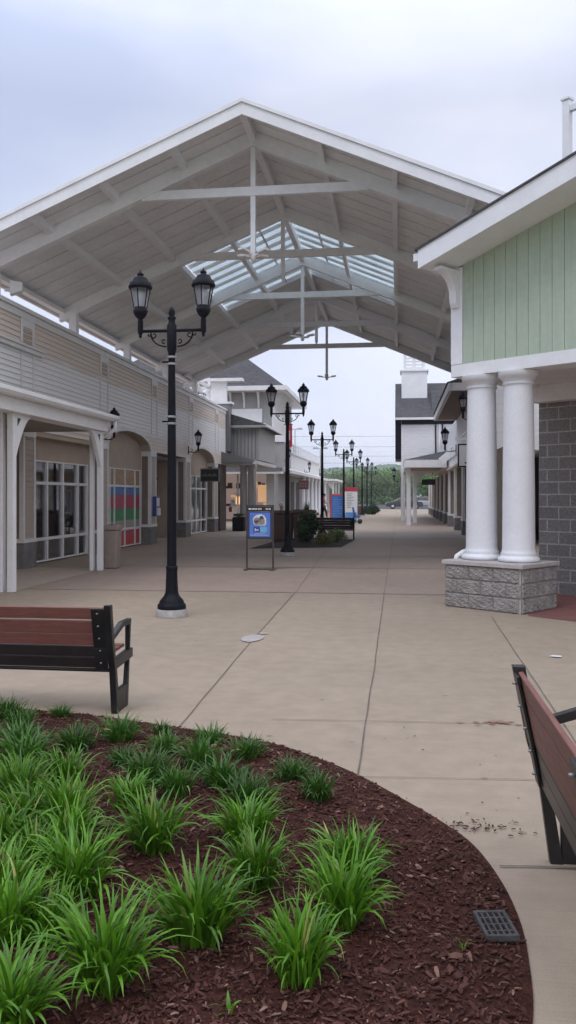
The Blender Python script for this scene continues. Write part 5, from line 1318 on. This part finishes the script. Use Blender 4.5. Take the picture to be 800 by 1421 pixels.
MB().box(5.0,5.1,28,53,.0,3).build('interior',M['interior'],r1)
pr=empty('porch',(0,0,0)); pr.parent=r1
MB().add([(.34,44.0,3.50),(2.5,44.6,3.98),(2.5,44.0,3.50),(.34,55,3.50),(2.5,55,3.98)],[(0,2,1),(0,1,4,3)]).build('porch_roof',M['shingle'],pr)
MB().add([(.30,43.95,3.46),(2.5,43.95,3.46),(2.5,44.6,3.97),(.30,55,3.46),(2.5,55,3.97)],[(0,1,2),(0,2,4,3)]).build('roof_underlay',M['slate_siding'],pr)
MB().box(.32,2.5,43.9,44.06,3.08,3.45).box(.32,.48,44.06,55,3.08,3.45).build('beam',M['white_trim'],pr,.01)
MB().box(.48,2.5,44.06,53.4,3.2,3.23).build('porch_soffit',M['tan_panel'],pr)
for (x,y) in ((.55,44.9),(.98,49.7)): B(x-.11,x+.11,y-.11,y+.11,.004,3.075).build('post',M['white'],pr,.01)
poly=[(1.09,3.07),(2.2,3.07)]+[(2.2-1.05*math.sin(PI/2*k/10),3.03-.85*(1-math.cos(PI/2*k/10))) for k in range(11)]+[(1.09,2.18)]
MB().prism(poly,'y',49.62,49.72).build('arched_bracket',M['white'],pr)
MB().prism([(2.05,3.52),(2.6,3.98),(2.6,3.5),(2.3,3.2)],'y',43.4,43.5).build('rake_board',M['white'],pr)
hs=empty('hanging_sign',(2.06,26.2,2.5),0,'white hanging shop sign with black frame partly behind the left white column','sign')
B(-.19,.27,-.03,.03,.03,.67).build('board',M['sign_white'],hs); m=MB().box(-.23,.31,-.04,.04,.67,.71).box(-.23,.31,-.04,.04,-.01,.03).box(-.23,-.19,-.04,.04,.03,.67).box(.27,.31,-.04,.04,.03,.67); m.build('frame',M['black'],hs,.004)
MB().bar((-.3,0,.86),(.5,0,.86),.05,.06).bar((-.22,0,.87),(.04,0,1.12),.04,.04).bar((.30,0,.87),(.04,0,1.12),.04,.04).tube([(-.1,0,.71),(-.1,0,.86)],.012,6).tube([(.2,0,.71),(.2,0,.86)],.012,6).build('bracket',M['white_trim'],hs)
B(-.02,.12,-.036,-.031,.1,.14).build('small_mark',M['black'],hs)
hb=empty('hanging_sign',(1.95,54.2,2.3),0,'black hanging sign in the shade under the right hand porch','sign'); B(-.45,.4,-.05,.05,0,.36).build('board',M['dark_sign'],hb,.01); MB().tube([(-.3,0,.36),(-.3,0,.9)],.015,6).tube([(.25,0,.36),(.25,0,.9)],.015,6).build('hanger',M['black'],hb)
bl=empty('brochure_box',(2.45,29.4,1.25),0,'blue map box on the right hand pier beside the white column','map box'); B(-.05,.05,-.12,.12,-.35,.35).build('case',M['blue'],bl,.01); B(-.068,-.051,-.1,.1,-.1,.28).build('leaflet',M['sign_white'],bl)

wh=empty('white_cupola_house',(0,0,0),0,'white clapboard house with grey shingle roof and lattice cupola at the far right','house')
MB().box(.2,9,53.5,64,3.15,6.45).build('wall',M['white_siding'],wh); MB().box(.2,.45,53.5,53.75,0.004,3.149).box(.2,.45,58.5,58.75,0.004,3.149).box(.2,.45,63.6,63.85,0.004,3.149).build('corner_post',M['white_siding'],wh); MB().box(3.2,9,53.6,64,.004,3.149).build('lower_wall',M['grey_siding'],wh)
q=MB()
for k in range(19): z=3.15+k*.174; q.prism([(53.499,z),(53.478,z),(53.497,z+.175)],'x',.34,9)
q.build('clapboard',M['white_siding'],wh)
B(.19,.34,53.46,53.6,.01,6.4).build('corner_board',M['white_trim'],wh)
MB().box(2.32,2.40,53.40,53.47,3.2,6.3).build('dark_downspout',M['black'],wh); MB().box(2.55,2.68,53.40,53.47,3.2,6.3).build('white_downspout',M['white'],wh); MB().box(2.75,2.83,53.40,53.47,3.2,6.3).build('dark_corner_board',M['black'],wh)
MB().prism([(53.1,6.48),(57.5,9.3),(62,6.48)],'x',-.2,9).build('roof',M['shingle'],wh)
MB().box(-.22,9,53.02,53.10,6.42,6.56).build('gutter',M['white_trim'],wh); MB().box(.2,9,53.36,53.477,6.15,6.44).build('dark_frieze',M['black'],wh)
MB().box(-.19,.19,53.6,58,3.95,6.45).build('dark_bay',M['black'],wh); MB().box(.185,.199,53.55,53.76,.01,3.9).build('side_wall_shade',M['black'],wh)  # black sheet low on the corner post's side paints in its shade
m=MB().box(.22,1.9,55.6,57.2,8.0,9.85); m.build('cupola_base',M['white'],wh); MB().box(.12,2.0,55.5,57.3,9.852,9.98).build('cupola_cornice',M['white'],wh,.02)
c=MB(); 
for (x,y) in ((.45,55.85),(1.67,55.85),(.45,56.95),(1.67,56.95),(1.06,55.85),(1.06,56.95)): c.box(x-.09,x+.09,y-.09,y+.09,9.982,12.6)
o=c.build('cupola_posts',M['white'],wh)
q=MB()
for k in range(11): z=10.05+k*.22; q.box(.54,.97,55.80,55.86,z,z+.1).box(1.15,1.58,55.80,55.86,z,z+.1)
q.build('cupola_louvers',M['white_trim'],wh); MB().box(.3,1.8,55.7,57.1,12.6,12.75).build('cupola_roof',M['white'],wh)
MB().prism([(53.9,7.0),(55.6,8.5),(56,8.6),(56,7.0)],'x',2.15,2.7).build('dormer',M['shingle'],wh)
B(.5,.8,53.1,53.4,.005,.9).build('utility_box',M['slate_siding'],wh)

# ---------------------------------------------------------------- parked cars
def car(loc,rz,body,label):
    t=empty('parked_car',loc,rz,label,'car','cars parked beyond the walkway')
    m=MB(); side=[(-2.2,.32),(-2.25,.62),(-2.15,.80),(-1.25,.95),(1.55,.98),(2.1,.92),(2.2,.6),(2.15,.32)]
    m.prism(side,'y',-.86,.86); m.build('body',body,t,.08)
    m=MB(); m.add([(-1.25,-.80,.955),(1.6,-.80,.985),(1.6,.80,.985),(-1.25,.80,.955),(-.35,-.62,1.43),(1.05,-.62,1.43),(1.05,.62,1.43),(-.35,.62,1.43)],[(0,1,5,4),(1,2,6,5),(2,3,7,6),(3,0,4,7),(4,5,6,7),(0,3,2,1)]); cab=m.build('cabin',M['interior'],t,.05)
    MB().box(-.38,1.08,-.63,.63,1.425,1.47).build('roof',body,t,.03)
    for s in (-1,1): MB().bar((-1.28,s*.80,.965),(-.36,s*.63,1.45),.07,.06).build('windscreen_pillar',M['car_silver'],t)
    for x in (-1.4,1.35):
        for y in (-.80,.80):
            w_=MB().tube([(x,y-.1,.32),(x,y+.1,.32)],.32,18).build('wheel',M['rubber'],t); MB().tube([(x,y-.108,.32),(x,y+.108,.32)],.18,14).build('rim',M['car_silver'],w_)
    for y in (-.65,.65): MB().box(-2.27,-2.17,y-.15,y+.15,.64,.76).build('headlight',M['sign_white'],t,.02)
    return t
car((.75,101,-.02),0,M['car_paint'],'dark car with pale windscreen pillar parked beyond the walkway, left of the white house')
car((3.6,112,-.02),PI,M['car_silver'],'silver car far behind the right hand porch posts')

# ---------------------------------------------------------------- far trees, hills, masts and wires
def tree(x,y,h,w_,m,label,seed,nleaf=1500):
    r=random.Random(seed); t=empty('broadleaf_tree',(x,y,-.03),0,label,'tree','broadleaf trees beyond the parking lot')
    mb=MB(); mb.tube([(0,0,0),(.05*h*.2,0,h*.25),(0,.1,h*.55),(.1,0,h*.8)],[.03*h,.025*h,.015*h,.004*h],8)
    for k in range(7):
        a=r.uniform(0,6.28); z=h*r.uniform(.25,.6); l=w_*r.uniform(.35,.6); mb.tube([(0,0,z),(math.cos(a)*l*.5,math.sin(a)*l*.5,z+h*.1),(math.cos(a)*l,math.sin(a)*l,z+h*.24)],[.012*h,.008*h,.003*h],6)
    mb.build('trunk',M['bark'],t)
    mb=MB(); leaves(mb,(0,0,h*.58),w_*.62,w_*.62,h*.46,nleaf,.034*h,r,clumps=34); mb.build('crown',m,t)
TR=[(-17.5,150,5.6,5.5,'tree_leaf','bright green tree left of the blue directory panel'),
(-15.0,158,6.4,6,'tree_leaf','bright green tree right above the blue directory panel'),
(-12.6,170,7.2,6,'tree_leaf_olive','dull green tree between the third and fourth lamp posts'),
(-10.2,165,6.6,6,'tree_leaf_olive','dull green tree behind the fourth lamp post'),
(-7.8,172,7.4,7,'tree_leaf','fresh green tree behind the farthest lamp posts'),
(-5.0,160,6.9,6.5,'tree_leaf_olive','olive green tree just right of the farthest lamp posts'),
(-2.6,168,7.6,6.5,'tree_leaf','yellow green tree above the parked dark car'),
(-.2,158,6.8,6,'tree_leaf_olive','olive tree left of the small far wall lantern'),
(2.6,170,7.4,6.5,'tree_leaf','green tree next to the white house edge behind the lantern'),
(5.6,162,6.8,6.5,'tree_leaf','green tree seen between the right hand porch posts'),
(9.0,168,7,7,'tree_leaf','green tree deep behind the right hand porch'),
(-21,165,6.5,6,'tree_leaf_olive','dull green tree behind the small far porch shop')]
for i,(x,y,h,w_,mm,lab) in enumerate(TR): tree(x,y,h,w_,M[mm],lab,40+i)
mb=MB(); r=random.Random(77)
for k in range(95):
    x=r.uniform(-60,40); y=r.uniform(176,215); h=r.uniform(4.6,7.6); leaves(mb,(x,y,h*.45),3.4,3.4,h*.56,150,.5,r,clumps=12)
for k in range(110):
    x=r.uniform(-45,30); y=r.uniform(146,152); leaves(mb,(x,y,.6),1.6,1.0,.9,60,.28,r,clumps=8)
tag(mb.build('far_wood',M['wood_leaf']),'mass of green woodland beyond the parking lot at the end of the walkway','wood',kind='stuff')
# wooded ridge
mb=MB(); NX,NY=260,26; v=[];f=[]; r=random.Random(5)
for j in range(NY+1):
    for i in range(NX+1):
        x=-420+760*i/NX; y=330+j*18; t=j/NY
        h=2+22*math.sin(min(1,t*1.15)*PI/2)+1.4*math.sin(x*.021)+1.1*math.sin(x*.05+2)+ (4.5 if False else 0)
        h+=(2.4*max(0,math.sin(x*.012+2.2)))*t
        v.append((x,y,h+r.uniform(-1.5,1.5)))
for j in range(NY):
    for i in range(NX): k=j*(NX+1)+i; f.append((k,k+1,k+NX+2,k+NX+1))
mb.add(v,f,False); tag(mb.build('wooded_hill',mat('hill_wood',(.07,.115,.055),.95,.35,.06,var2=.3,scale2=.35)),kind='structure')
def mast(x,y,h,label):
    t=empty('light_mast',(x,y,-.03),0,label,'light mast','parking lot light masts'); MB().lathe([(.14,0),(.07,h)],(0,0,0),10).build('pole',M['zinc'],t); MB().bar((-1.1,0,h+.05),(1.1,0,h+.05),.1,.1).build('cross_arm',M['zinc'],t)
    for s in (-1,1): MB().box(s*.7-.35,s*.7+.35,-.2,.2,h+.1,h+.22).build('lamp_head',M['zinc'],t)
mast(-14.8,119,11.2,'tall thin light mast rising behind the white terrace, right of the second lamp post')
mast(-11.5,123,8.6,'thin light mast right of the third lamp post')
for i,(z,dy,lab) in enumerate(((11.4,0,'topmost thin power line across the sky above the far trees'),(9.8,3,'second thin power line from the top above the far trees'),(8.3,6,'third thin power line from the top above the far trees'),(7.2,9,'lowest thin power line just above the far ridge'))):
    pts=[(-45+4*k,142+dy,z+1.2*((k-12)/12)**2+ (.03*k)) for k in range(25)]
    tag(MB().tube(pts,.022,5).build('power_line',M['slate_siding']),lab,'power line','power lines across the far sky')
for x,lab in ((-45,'wooden utility pole carrying the power lines, far behind the left shops'),(51,'wooden utility pole carrying the power lines, far behind the right shops')):
    t=empty('utility_pole',(x,146.5,-.03),0,lab,'utility pole','utility poles'); MB().lathe([(.17,0),(.11,14.2)],(0,0,0),10).build('pole',M['bark'],t)
    MB().bar((0,-5.2,13.1),(0,5.2,13.1),.12,.12).build('cross_arm',M['bark'],t)

# ---------------------------------------------------------------- damp air
hm=bpy.data.materials.new('damp_air'); hm.use_nodes=True; hn=hm.node_tree
hn.nodes.remove(hn.nodes['Principled BSDF'])
hv=hn.nodes.new('ShaderNodeVolumePrincipled'); hv.inputs['Color'].default_value=(.90,.93,.97,1); hv.inputs['Density'].default_value=.0006; hv.inputs['Anisotropy'].default_value=.2
hn.links.new(hv.outputs[0],hn.nodes['Material Output'].inputs['Volume'])
tag(B(-1600,1600,-600,2600,-1.2,60).build('haze',hm),'thin damp air that pales the far ridge','haze',kind='stuff')
